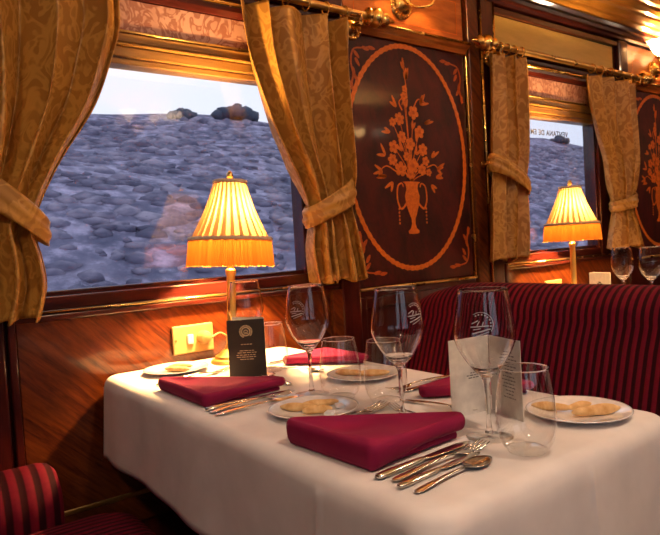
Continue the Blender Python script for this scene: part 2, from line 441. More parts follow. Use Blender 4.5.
# panel sections between bays
PAN = (1.435, 3.45, -.57)
for s in PAN:
    w = .645
    bm = NB(); box(bm, s, s + w, YW - .012, YW, 1.885, 2.08, .002); trim(bm, M['frieze'])
    bm = NB()
    i0, i1, z0, z1 = s + .05, s + w - .035, 1.912, 2.05
    for q in ((i0, i1, z0, z0 + .003), (i0, i1, z1 - .003, z1), (i0, i0 + .003, z0 + .003, z1 - .003), (i1 - .003, i1, z0 + .003, z1 - .003)):
        box(bm, q[0], q[1], YW - .0128, YW - .012, q[2], q[3])
    trim(bm, M['inlay'])
    bm = NB(); extrude_x(bm, [(YW, 1.835), (YW - .02, 1.835), (YW - .028, 1.85), (YW - .04, 1.858), (YW - .046, 1.868), (YW - .04, 1.880), (YW, 1.884)], s - .01, s + w + .005); trim(bm, M['frieze'])
    bm = NB(); tube(bm, [(s - .01, YW - .046, 1.872), (s + w + .005, YW - .046, 1.872)], .006, 10); trim(bm, M['brass'], smooth=True)
    bm = NB(); box(bm, s, s + w, YW - .02, YW, .862, .884, .003); trim(bm, M['mahogany_h'])
    bm = NB(); tube(bm, [(s, YW - .022, .890), (s + w, YW - .022, .890)], .006, 10); trim(bm, M['brass_dull'], smooth=True)
    # lower wainscot frame
    bm = NB()
    for q in ((s, s + .03, .3, .86), (s + w - .03, s + w, .3, .86), (s + .03, s + w - .03, .82, .86), (s + .03, s + w - .03, .3, .36)): box(bm, q[0], q[1], YW - .018, YW, q[2], q[3], .003)
    trim(bm, M['mahogany'])
    # brass strip, veneer and dark pilaster on the right
    e = s + w
    bm = NB(); box(bm, e + .003, e + .013, YW - .02, YW, .89, 1.835, .003); trim(bm, M['brass'])
    bm = NB(); box(bm, e + .014, e + .085, YW - .03, YW, .0, 2.085, .004); trim(bm, M['veneer' if s > 0 else 'mahogany'])
    bm = NB(); tube(bm, [(e + .091, YW - .034, .86), (e + .091, YW - .034, 2.085)], .006, 10); trim(bm, M['brass'], smooth=True)
    bm = NB(); box(bm, e + .098, e + .184, YW - .03, YW, .0, 2.085, .004); trim(bm, M['mahogany'])
    bm = NB(); tube(bm, [(e + .188, YW - .03, 1.70), (e + .188, YW - .03, 2.085)], .005, 10); trim(bm, M['brass'], smooth=True)
# cornice: stepped gilded bands running along the top of the wall
prof = [(0, 2.086), (.030, 2.086), (.034, 2.098), (.050, 2.102), (.052, 2.118), (.066, 2.122), (.070, 2.14)]
bm = NB(); extrude_x(bm, [(YW - o, z) for o, z in prof] + [(YW, 2.14)], X0, X1); trim(bm, M['mahogany_h'])
prof = [(0, 2.141), (.082, 2.141), (.098, 2.150), (.104, 2.162), (.122, 2.166), (.138, 2.178), (.142, 2.19), (.160, 2.194), (.178, 2.206), (.184, 2.220), (.204, 2.224), (.225, 2.236)]
bm = NB(); extrude_x(bm, [(YW - o, z) for o, z in prof] + [(YW, 2.236)], X0, X1); trim(bm, M['cornicegold'])
prof = [(0, 2.237), (.238, 2.237), (.25, 2.255), (.28, 2.262), (.30, 2.28), (.34, 2.29), (.36, 2.312), (.42, 2.32), (.44, 2.345)]
bm = NB(); extrude_x(bm, [(YW - o, z) for o, z in prof] + [(YW, 2.345)], X0, X1); trim(bm, M['cornicegold'])
bm = NB(); box(bm, X0, X1, YW - .015, YW, .375, .39, .003); trim(bm, M['brass_dull'])
bm = NB(); box(bm, X0, X1, YW - .014, YW, 0, .12, .003); struct('baseboard_back', bm, M['mahogany_h'])

# ------------------------------------------------------------------ marquetry panels
def petal(bm, cx, cz, ang, L, wd, y, th):
    pts = []
    for i in range(12):
        t = 2 * PI * i / 12; u = .5 - .5 * cos(t); v = sin(t) * (wd / 2) * (1 - .35 * u)
        x, z = u * L, v
        pts.append((cx + x * cos(ang) - z * sin(ang), cz + x * sin(ang) + z * cos(ang)))
    poly_y(bm, pts, y, th)
def flower(bm, bm2, cx, cz, r, y, rot=0., n=5):
    N = n * 10; poly_y(bm, [(cx + r * (.62 + .38 * abs(cos(n * t / 2)) ** .6) * cos(t + rot), cz + r * (.62 + .38 * abs(cos(n * t / 2)) ** .6) * sin(t + rot)) for t in [2 * PI * i / N for i in range(N)]], y, .0012)
    poly_y(bm2, [(cx + r * .28 * cos(a), cz + r * .28 * sin(a)) for a in [2 * PI * i / 10 for i in range(10)]], y, .0017)
def strip(bm, pts, w, y, th):
    P = catmull([(p[0], 0, p[1]) for p in pts], 6); n = len(P); A = []; B = []
    for i, p in enumerate(P):
        d = (P[min(i + 1, n - 1)] - P[max(0, i - 1)]).normalized(); nn = Vector((-d.z, 0, d.x))
        ww = w * .5 * (1 - .5 * i / n)
        A.append((p.x + nn.x * ww, p.z + nn.z * ww)); B.append((p.x - nn.x * ww, p.z - nn.z * ww))
    poly_y(bm, A + B[::-1], y, th)
def marquetry(s, label):
    cx, cz = s + .302, 1.387; yb = YW - .008; w = .645
    root = empty('marquetry_panel', (cx, YW, .895)); o = (cx, YW, .895)
    def sh(bm): bmesh.ops.translate(bm, verts=bm.verts[:], vec=(-o[0], -o[1], -o[2])); return bm
    bm = NB(); box(bm, s + .002, s + w - .001, yb, YW - .0005, .8975, 1.834, .002); obj('board', sh(bm), M['panel'], root)
    # oval border with a scalloped edge
    bm = NB(); a, b = .318, .435; N = 150; Vi = []; 
    def ring(off, sc, y): return [bm.verts.new((cx + (a + off + sc * (i % 2)) * cos(2 * PI * i / N), y, cz + (b + off + sc * (i % 2)) * sin(2 * PI * i / N))) for i in range(N)]
    r1 = ring(-.008, -.003, yb - .0012); r2 = ring(.0, 0, yb - .0016); r3 = ring(.008, .003, yb - .0012); r0 = ring(-.008, -.003, yb); r4 = ring(.008, .003, yb)
    for A, B in ((r0, r1), (r1, r2), (r2, r3), (r3, r4), (r4, r0)):
        for i in range(N): bm.faces.new((A[i], A[(i + 1) % N], B[(i + 1) % N], B[i]))
    obj('oval_border', sh(bm), M['inlay'], root)
    bm = NB()
    fw = w / 2 - .012
    for sx in (-1, 1):
        for sz in (-1, 1):
            bm = NB(); x0 = s + w / 2 + sx * fw; z0 = cz - .02 + sz * .435
            q = lambda dx, dz: (x0 - sx * dx, z0 - sz * dz)
            strip(bm, [q(.004, .17), q(.022, .12), q(.014, .07), q(.03, .025), q(.075, .014), q(.12, .004)], .009, yb, .0012)
            for dx, dz, an in ((.03, .03, .8), (.02, .09, 1.3), (.012, .14, 1.6), (.07, .012, .2), (.035, .055, 1.), (.1, .008, .1), (.022, .115, .9)):
                p = q(dx, dz); petal(bm, p[0], p[1], math.atan2(-sz * sin(an), -sx * cos(an)), .036, .017, yb, .0015)
            obj('corner_scroll', sh(bm), M['inlay_dark'], root)
    # vase: profile mirrored about its axis
    vz = cz - .30
    bm = NB()
    vp = [(.0, 0), (.026, .002), (.030, .012), (.016, .022), (.009, .040), (.010, .060), (.018, .075), (.034, .115), (.040, .150), (.030, .178), (.034, .196), (.048, .206), (0, .208)]
    pts = [(cx + r, vz + z) for r, z in vp] + [(cx - r, vz + z) for r, z in vp[-2:0:-1]]
    poly_y(bm, pts, yb, .0014)
    for sg in (-1, 1):
        strip(bm, [(cx + sg * .034, vz + .12), (cx + sg * .062, vz + .10), (cx + sg * .080, vz + .135), (cx + sg * .076, vz + .185), (cx + sg * .055, vz + .20), (cx + sg * .045, vz + .185)], .009, yb, .001)
        for k in range(5): poly_y(bm, [(cx + sg * .074 + .004 * cos(t), vz + .10 - .014 * k + .005 * sin(t)) for t in [2 * PI * i / 8 for i in range(8)]], yb, .0012)
    obj('vase_inlay', sh(bm), M['inlay'], root)
    bl = NB(); t = vz + .205
    rr = random.Random(3)
    flo = [(-.055, .05, .030), (.012, .065, .032), (-.005, .030, .022), (.062, .050, .024), (.004, .150, .026), (.072, .130, .026), (-.085, .135, .026), (-.040, .175, .024), (.058, .200, .026), (-.048, .245, .026), (.030, .275, .028), (-.085, .230, .018), (.085, .085, .02), (-.018, .335, .018), (-.012, .365, .014), (-.095, .085, .024), (.100, .04, .016), (-.02, .1, .018)]
    for i, (x, z, r) in enumerate(flo):
        bm = NB(); bm2 = NB(); flower(bm, bm2, cx + x, t + z, r, yb - .0002 * (i % 3), rr.random() * 6, 5 + i % 2)
        fl = obj('flower_inlay', sh(bm), M['inlay'], root); obj('flower_centre', sh(bm2), M['inlay_dark'], fl)
    for x, z in [(q[0], q[1]) for q in flo]:
        strip(bl, [(cx, t), (cx + x * .35, t + z * .5), (cx + x, t + z)], .005, yb, .0006)
    leaves = []
    for (x, z, dirs) in ((-.15, .04, (2.6, 3.3, 3.9)), (-.13, .10, (2.2, 3.0)), (.15, .055, (.2, -.6, .7)), (.12, .10, (.4, 1.0)), (-.10, .0, (3.6, 4.3)), (.11, -.01, (-.5, -1.2)), (0, .40, (1.6, 1.2, 2.0)), (-.01, .44, (1.5, 1.9)),
                         (-.06, .29, (2.2, 2.8)), (.07, .31, (.3, .8, 1.2)), (.09, .235, (.2, .6)), (-.10, .19, (2.6, 3.2)), (.03, .11, (.5, 1.3)), (-.04, .12, (1.9, 2.4)), (.02, .21, (1.4, .8)), (-.01, .29, (1.8, 1.1)), (.04, .16, (1.5,)), (-.13, .02, (3.4, 2.9)), (.14, .02, (-.2, .3))):
        for d in dirs: leaves.append((x, z, d + rr.uniform(-.2, .2)))
    for x, z, d in leaves: petal(bl, cx + x, t + z, d, rr.uniform(.032, .055), .015, yb, .0008)
    for pts in ([(-.08, .04), (-.13, .06), (-.175, .03)], [(.09, .06), (.14, .07), (.175, .02)], [(0, .33), (-.005, .40), (-.012, .47)], [(.03, .29), (.06, .33), (.10, .32)], [(-.03, .28), (-.045, .31), (-.02, .33), (-.03, .30)]):
        strip(bl, [(cx + a, t + b) for a, b in pts], .006, yb, .0007)
    obj('leaf_inlay', sh(bl), M['inlay'], root)
    # obj() re-uses the shifted coordinates, so parts sit relative to the panel base
    tag(root, label, 'wall panel', 'marquetry wall panels')
marquetry(PAN[0], 'dark red marquetry panel with orange flower vase oval, between the two windows')
marquetry(PAN[1], 'dark marquetry panel cut by the right picture edge, beyond the far curtain')

# ------------------------------------------------------------------ roller blinds, rods, curtains
for k, s in enumerate(BAYS):
    r = empty('roller_blind', (s + .8, YW - .006, 1.70))
    bm = NB(); box(bm, -.5, .5, -.006, 0, .002, .098, .001); obj('fabric', bm, M['blind'], r)
    bm = NB(); tube(bm, [(-.5, -.009, .006), (.5, -.009, .006)], .0035, 8); obj('hem_bar', bm, M['brass_dull'], r, smooth=True)
    tag(r, ('rose patterned roller blind rolled up over the near window', 'rose patterned roller blind rolled up over the far window with mirrored lettering')[k], 'blind', 'roller blinds')
RY, RZ = YW - .085, 1.872
def rod(s, x0, x1, label):
    cx = (x0 + x1) / 2
    r = empty('curtain_rod', (cx, YW, RZ)); dy = RY - YW
    bm = NB(); tube(bm, [(x0 - cx, dy, 0), (x1 - cx, dy, 0)], .013, 16); obj('pole', bm, M['brass_dull'], r, smooth=True, angle=.7)
    fp = [(a * 1.5, b * 1.35) for a, b in [(0, 0), (.014, .0), (.020, .006), (.020, .012), (.013, .018), (.013, .022), (.022, .030), (.024, .040), (.018, .050), (.010, .056), (.014, .062), (.017, .070), (.013, .080), (.006, .088), (.004, .10), (0, .108)]]
    for sg, xe in ((-1, x0 - cx), (1, x1 - cx)):
        ax = Matrix.Rotation(sg * PI / 2, 3, 'Y')
        bm = NB(); lathe(bm, fp, 18, (xe, dy, 0), ax=ax); obj('finial', bm, M['brass'], r, smooth=True, angle=.8)
        # bracket: rosette on the wall and an arm that carries the pole
        bm = NB(); rax = Matrix.Rotation(PI / 2, 3, 'X'); bx = xe - sg * .03
        lathe(bm, [(0, 0), (.042, 0), (.044, .006), (.034, .010), (.028, .016), (.012, .022), (.008, .05), (.008, .066), (0, .066)], 24, (bx, -.032, -.034), ax=rax)
        for q in range(16): sphere(bm, (bx + .038 * cos(q * PI / 8), -.044, -.034 + .038 * sin(q * PI / 8)), .0055, u=8, v=6)
        tube(bm, [(bx, -.09, -.034), (bx, -.098, -.022), (bx, dy - .014, -.008)], .006, 8)
        obj('bracket', bm, M['brass'], r, smooth=True, angle=.8)
    for fx in s:
        bm = NB(); grid(bm, lambda u, v: Vector((fx - cx + .003 * cos(2 * PI * v), dy + (.021 + .003 * sin(2 * PI * v)) * cos(2 * PI * u), -.006 + (.021 + .003 * sin(2 * PI * v)) * sin(2 * PI * u))), 20, 8, True, True)
        obj('ring', bm, M['brass'], r, smooth=True)
    tag(r, label, 'curtain rod', 'brass curtain rods')
rod([.22, .30, .38, .46, .54, 1.06, 1.14, 1.22, 1.30, 1.38], .14, 1.475, 'brass curtain rod with turned finials over the near window')
rod([2.225, 2.275, 2.325, 2.375, 2.95, 3.03, 3.12, 3.21, 3.30, 3.38], 2.19, 3.44, 'brass curtain rod with turned finials over the far window')

def curtain(name, rows, nf, seed, label, tie, hook, yoff=.08, W=.62, flip=1, bottom_amp=1.):
    """rows: (z, xl, xr); tie: (z centre, half height, tilt) ; hook: (x,y,z) on the wall"""
    rr = random.Random(seed)
    rows = sorted(rows); zs = [r[0] for r in rows]; z0, z1 = zs[0], zs[-1]
    dense = catmull([(r[1], r[2], r[0]) for r in rows], 10)
    tab = sorted((p.z, p.x, p.y) for p in dense)
    ph = [rr.uniform(0, 6.28) for _ in range(6)]
    cxm = (rows[-1][1] + rows[-1][2]) / 2
    yb = YW - yoff
    root = empty(name, (cxm, yb, z0))
    zt = tie[0]
    def shape(u, z):
        xl, xr = interp(tab, z); w = xr - xl
        amp = min(.058, .031 + .010 * max(0, (W / max(w, .05)) - 1)) 
        tt = math.exp(-((z - zt) / .07) ** 2)
        amp *= 1 - .45 * tt
        if z < zt: amp *= (.75 + .25 * (zt - z) / (zt - z0)) * bottom_amp
        uu = u + .035 * sin(2 * PI * u * 1.7 + ph[0]) + .012 * sin(2 * PI * u * 3.1 + ph[1] + z * 2)
        f = 2 * PI * nf * uu + ph[2]
        k = int(math.floor(f / (2 * PI))) ; vary = .75 + .5 * abs(sin(k * 2.3 + ph[5]))
        sh = 2 * abs(sin(f * .5)) ** .75 - 1          # broad rounded pleats with narrow deep valleys
        y = -amp * sh * (.8 + .2 * sin(f * .31 + ph[3])) + .004 * sin(9 * z + 7 * u + ph[4])
        x = xl + (xr - xl) * u + .34 * amp * sin(f) * (4 * u * (1 - u)) ** .5
        return x, y
    def P(u, v):
        z = z1 + (z0 - z1) * v
        x, y = shape(u, z)
        if v > .99: z -= .0
        return Vector((x - cxm, y, z - z0 + (.006 * sin(2 * PI * nf * u + ph[2]) if v > .985 else 0)))
    bm = NB(); grid(bm, P, 170, 90)
    o = obj('drape', bm, M['damask'], root, smooth=True)
    md = o.modifiers.new('solid', 'SOLIDIFY'); md.thickness = .003; md.offset = 0
    # tieback band
    zc, hh, tilt = tie
    xl, xr = interp(tab, zc); w = xr - xl; xm = (xl + xr) / 2
    N = 48
    def B(u, v):
        a = 2 * PI * u; px = xm + (w / 2 + .004) * cos(a); 
        py = -.052 * sin(a) if sin(a) > 0 else -.045 * sin(a)
        zz = zc + tilt * (px - xm) / (w / 2) + hh * (2 * v - 1) * (1. - .15 * cos(a) * flip)
        bul = .006 * (1 - (2 * v - 1) ** 2) + .0025 * sin(14 * v + 3 * cos(a))
        return Vector((px - cxm + bul * cos(a), py * 1.0 - bul * (1 if sin(a) > 0 else -1) * abs(sin(a)), zz - z0))
    bm = NB(); grid(bm, B, N, 11, True, False)
    t = obj('tieback', bm, M['damask'], root, smooth=True)
    md = t.modifiers.new('solid', 'SOLIDIFY'); md.thickness = .004; md.offset = 0
    hx, hz = hook
    bm = NB(); ax = Matrix.Rotation(PI / 2, 3, 'X')
    lathe(bm, [(0, 0), (.014, 0), (.015, .004), (.006, .008), (.005, .03), (.010, .034), (.012, .040), (.008, .047), (0, .049)], 14, (hx - cxm, yoff - .036, hz - z0), ax=ax)
    obj('tieback_hook', bm, M['brass'], t, smooth=True, angle=.8)
    tag(root, label, 'curtain', 'gold damask curtains')
    return root
curtain('curtain', [(1.838, .10, .600), (1.70, .11, .596), (1.60, .13, .565), (1.47, .15, .512), (1.34, .17, .428), (1.25, .165, .378), (1.19, .155, .352), (1.14, .15, .342), (1.08, .14, .356), (1.0, .12, .364), (.918, .10, .343)],
        4, 11, 'gold damask curtain tied back at the left picture edge', (1.222, .044, -.080), (.17, 1.265), W=1.5)
curtain('curtain', [(1.838, .965, 1.415), (1.70, .980, 1.405), (1.60, 1.005, 1.398), (1.45, 1.055, 1.390), (1.33, 1.112, 1.382), (1.25, 1.155, 1.376), (1.19, 1.180, 1.370), (1.13, 1.190, 1.372), (1.06, 1.180, 1.382), (1.0, 1.184, 1.390), (.937, 1.192, 1.396)],
        4, 5, 'gold damask curtain tied back between near window and marquetry panel', (1.205, .040, .048), (1.375, 1.250), flip=-1, W=.9)
curtain('curtain', [(1.838, 2.168, 2.388), (1.70, 2.165, 2.390), (1.5, 2.156, 2.388), (1.36, 2.150, 2.380), (1.29, 2.140, 2.372), (1.2, 2.130, 2.366), (1.05, 2.115, 2.352), (.955, 2.105, 2.338)],
        3, 21, 'narrow gold damask curtain at left edge of the far window', (1.315, .034, -.055), (2.140, 1.37), W=.34, yoff=.08)
curtain('curtain', [(1.835, 2.915, 3.400), (1.70, 2.938, 3.396), (1.55, 2.985, 3.39), (1.42, 3.045, 3.38), (1.30, 3.075, 3.345), (1.20, 3.112, 3.305), (1.13, 3.115, 3.315), (1.05, 3.085, 3.355), (.958, 3.05, 3.395)],
        4, 33, 'pale gold damask curtain tied back right of the far table lamp', (1.195, .032, .02), (3.31, 1.22), flip=-1)

# ------------------------------------------------------------------ wall lamps
def sconce(x, z, label):
    r = empty('wall_lamp', (x, YW - .012, z))
    ax = Matrix.Rotation(PI / 2, 3, 'X')
    bm = NB(); lathe(bm, [(0, 0), (.052, 0), (.056, .005), (.050, .010), (.044, .011), (.041, .018), (.030, .022), (.024, .030), (.012, .036), (0, .038)], 32, (0, 0, 0), ax=ax)
    for q in range(22): sphere(bm, (.049 * cos(q * 2 * PI / 22), -.010, .049 * sin(q * 2 * PI / 22)), .005, u=8, v=6)
    obj('backplate', bm, M['brass'], r, smooth=True, angle=.8)
    for sg in (-1, 1):
        P = catmull([(0, -.03, 0), (sg * .03, -.07, -.025), (sg * .075, -.09, -.015), (sg * .10, -.085, .02), (sg * .10, -.085, .045)], 8)
        bm = NB(); tube(bm, P, .005, 10)
        lathe(bm, [(0, 0), (.012, 0), (.020, .008), (.014, .014), (.010, .022), (0, .022)], 18, (sg * .10, -.085, .04))
        a = obj('arm', bm, M['brass'], r, smooth=True, angle=.8)
        n = 48
        def F(u, v):
            aa = 2 * PI * u; rad = .014 + .036 * v ** .6 + .006 * v * v * cos(8 * aa) + .012 * max(0, v - .8) * 5
            return Vector((sg * .10 + rad * cos(aa), -.085 + rad * sin(aa), .062 + .075 * v))
        bm = NB(); grid(bm, F, n, 14, True, False); g = obj('glass_shade', bm, M['etch'], r, smooth=True)
        bm = NB(); sphere(bm, (sg * .10, -.085, .098), .016, (1, 1, 1.35), 12, 8); obj('light_bulb', bm, M['sconce_bulb'], g, smooth=True)
    tag(r, label, 'wall lamp', 'gilt wall lamps'); return r
near_sconce = sconce(1.725, 1.978, 'gilt twin arm wall lamp above the flower vase panel')
sconce(3.73, 1.965, 'gilt twin arm wall lamp at the upper right edge of the picture')

for sx in (1.72, 3.72):     # the same lamps hang between the windows across the aisle
    o = copy_tree(near_sconce); o.location = (sx, YO + .002, 2.02); o.rotation_euler = (0, 0, PI)
    o['label'] = 'gilt wall lamp across the aisle, behind the camera'

# ------------------------------------------------------------------ seats
def rounded_profile(): pass
def bench(x, face, y0, y1, top, label, rec=.10, arm=True, group=None, corner=.22, arm_x1=None):
    """backrest front face at x (at the top), facing `face` (+1: +x, -1: -x)."""
    root = empty('banquette_seat', (x - face * .2, (y0 + y1) / 2, 0)); ox, oy = root.location.x, root.location.y
    f = face
    # cross section of the back (a, z): a measured from top front face towards the sitter
    th = .19; r = th / 2
    sec = []
    for i in range(15):
        a = PI * i / 14; sec.append((-r + r * cos(a), top - r + r * sin(a)))   # roll over, front to rear
    sec += [(-th, .34), (rec + .06, .34), (rec + .03, .45), (rec * .72, .58), (rec * .45, .68), (rec * .22, .76)]
    n = len(sec); NY = 70; rings = []
    L = y1 - y0
    for j in range(NY + 1):
        y = y0 + L * j / NY
        d = y1 - y; drop = 0.
        if d < corner: drop = .10 * (1 - d / corner) ** 2.2 + (.05 * (1 - max(0, d) / .03) if d < .03 else 0)
        d2 = y - y0; 
        if d2 < .05: drop += .05 * (1 - d2 / .05) ** 2
        rings.append([Vector((x + f * a - ox, y - oy, z - (drop * min(1, max(0, (z - .5) / .4))))) for a, z in sec])
    bm = NB(); rings_loft(bm, rings); obj('backrest', bm, M['stripe_y'], root, smooth=True, angle=1.1)
    # cushion
    cx0, cx1 = x + f * (rec + .075), x + f * .50
    lo, hi = min(cx0, cx1), max(cx0, cx1)
    ya, yb = y0 + .02, (y1 - .202 if arm else y1 - .02)
    bm = NB(); NQ = 9
    ringsq = []
    def rr(ins, z, rad=.08):
        pts = []
        a0, a1, b0, b1 = lo + ins, hi - ins, ya + ins, yb - ins
        for (px, py, st) in ((a1 - rad, b1 - rad, 0), (a0 + rad, b1 - rad, 1), (a0 + rad, b0 + rad, 2), (a1 - rad, b0 + rad, 3)):
            for q in range(8):
                t = (st + q / 7) * PI / 2; pts.append(Vector((px + rad * cos(t) - ox, py + rad * sin(t) - oy, z)))
        return pts
    for ins, z in ((.02, .345), (.004, .36), (0, .39), (.003, .425), (.012, .443), (.03, .453), (.08, .458)): ringsq.append(rr(ins, z))
    rings_loft(bm, ringsq); obj('seat_cushion', bm, M['stripe_y'], root, smooth=True, angle=1.2)
    bm = NB(); box(bm, lo + .01 - ox, hi - .03 - ox, ya - oy, y1 - .01 - oy, .001, .338, .006); obj('seat_base', bm, M['velvet'], root)
    if arm:
        ax0, ax1 = x + f * (rec * .6), x + f * (arm_x1 if arm_x1 else .36)
        R_ = .095; yc = y1 - .105
        bm = NB(); rings = []
        for t, e in ((0, 0), (.5, 0), (.86, 0), (.93, .005), (.975, .02), (1., .05)):
            xx = ax0 + (ax1 - ax0) * t; ring = []
            for q in range(21):
                a = PI * q / 20; ring.append(Vector((xx - ox, yc + (R_ - e) * cos(a) - oy, .472 + (R_ - e) * sin(a))))
            ring += [Vector((xx - ox, yc - (R_ - e) - oy, .36 + e)), Vector((xx - ox, yc + (R_ - e) - oy, .36 + e))]
            rings.append(ring)
        rings_loft(bm, rings); obj('armrest', bm, M['stripe_x'], root, smooth=True, angle=1.1)
    tag(root, label, 'seat')
    return root
bench(-.02, 1, .58, 1.755, .90, 'red striped velvet banquette seat left of the near table', arm=True)
bench(1.50, -1, .42, 1.66, .912, 'red striped velvet banquette seat right of the near table, back to the far table', arm=False, corner=.36, rec=.12)
bench(1.965, 1, .42, 1.66, .85, 'red striped velvet banquette seat facing the far table', arm=False, corner=.36)

# ------------------------------------------------------------------ tables and cloths
def rrect(x0, x1, y0, y1, rad, n=10, m=24):
    pts = []
    cs = ((x1 - rad, y1 - rad, 0), (x0 + rad, y1 - rad, 1), (x0 + rad, y0 + rad, 2), (x1 - rad, y0 + rad, 3))
    for k, (px, py, st) in enumerate(cs):
        arc = [(px + rad * cos((st + q / n) * PI / 2), py + rad * sin((st + q / n) * PI / 2), cos((st + q / n) * PI / 2), sin((st + q / n) * PI / 2)) for q in range(n + 1)]
        pts += arc
        nx = cs[(k + 1) % 4]; e = arc[-1]
        t2 = ((st + 1) * PI / 2); s_ = (nx[0] + rad * cos(t2), nx[1] + rad * sin(t2))
        for q in range(1, m): pts.append((e[0] + (s_[0] - e[0]) * q / m, e[1] + (s_[1] - e[1]) * q / m, e[2], e[3]))
    return pts
def table(xs, ys, label, clabel, seed):
    (x0, x1), (y0, y1) = xs, ys
    cx, cy = (x0 + x1) / 2, (y0 + y1) / 2
    root = empty('dining_table', (cx, cy, 0))
    bm = NB(); extrude_z(bm, [(p[0] - cx, p[1] - cy) for p in rrect(x0 + .012, x1 - .012, y0 + .012, y1 - .004, .04)], .705, .733); obj('tabletop', bm, M['mahogany'], root)
    bm = NB(); lathe(bm, [(0, 0), (.12, 0), (.12, .015), (.03, .03), (.022, .06), (.022, .66), (.08, .70), (0, .704)], 24, (0, -.32, .0)); obj('leg', bm, M['brass_dull'], root, smooth=True, angle=.7)
    bm = NB(); box(bm, -.25, .25, cy * 0 + (y1 - cy) - .03, (y1 - cy) - .006, .66, .704); obj('wall_bracket', bm, M['mahogany'], root)
    tag(root, label, 'table')
    out = rrect(x0, x1, y0, y1, .05, 10, 130)
    bm = NB(); rings = []; rr = random.Random(seed)
    crease_x = .823 + (x0 - .5); crease_y = .713
    def off(p, d, z):
        k = (TZ - z) / .24
        wv = .006 * k * sin(9 * p[0] + 13 * p[1] + seed) + .003 * k * sin(31 * p[0] + 27 * p[1])
        corner = abs(p[2] * p[3]) * 2
        if p[3] > .3 and p[1] > y1 - .08: fl = -.001
        else: fl = .010 * k + wv + corner * .022 * k
        cr = 0.
        if k > .02:
            cr = .0035 * (math.exp(-((p[0] - crease_x) / .005) ** 2) if abs(p[3]) > .9 else 0) + .0035 * (math.exp(-((p[1] - crease_y) / .005) ** 2) if abs(p[2]) > .9 else 0)
        return Vector((p[0] + p[2] * (d + fl + cr), p[1] + p[3] * (d + fl + cr), z))
    hem = .522
    # fine subdivision along the edge near creases comes from the dense outline
    for q in range(13):
        z = hem + (TZ - .026 - hem) * q / 12; rings.append([off(p, .0, z) for p in out])
    rb = .026
    for q in range(1, 8):
        a = q / 7 * PI / 2; rings.append([Vector((p[0] - p[2] * rb * (1 - cos(a)), p[1] - p[3] * rb * (1 - cos(a)), TZ - rb + rb * sin(a))) for p in out])
    c = Vector((cx, cy, TZ))
    last = rings[-1]
    for s in (.94, .85, .7, .5, .3, .12): rings.append([c + (p - c) * s for p in last])
    rings_loft(bm, rings, cap0=False)
    for v in bm.verts: v.co -= Vector((cx, cy, hem))
    o = obj('tablecloth', bm, M['linen'], None, smooth=True, loc=(cx, cy, hem))
    md = o.modifiers.new('solid', 'SOLIDIFY'); md.thickness = .0016; md.offset = -1
    tag(o, clabel, 'tablecloth', 'white tablecloths')
table((.486, 1.087), (.492, 1.752), 'long dining table under the near white tablecloth', 'white linen tablecloth covering the near table with dinner settings', 1)
table((2.5, 3.087), (.492, 1.752), 'dining table with far lamp, hidden behind the striped seat back', 'white linen tablecloth on the far table behind the striped seat back', 2)

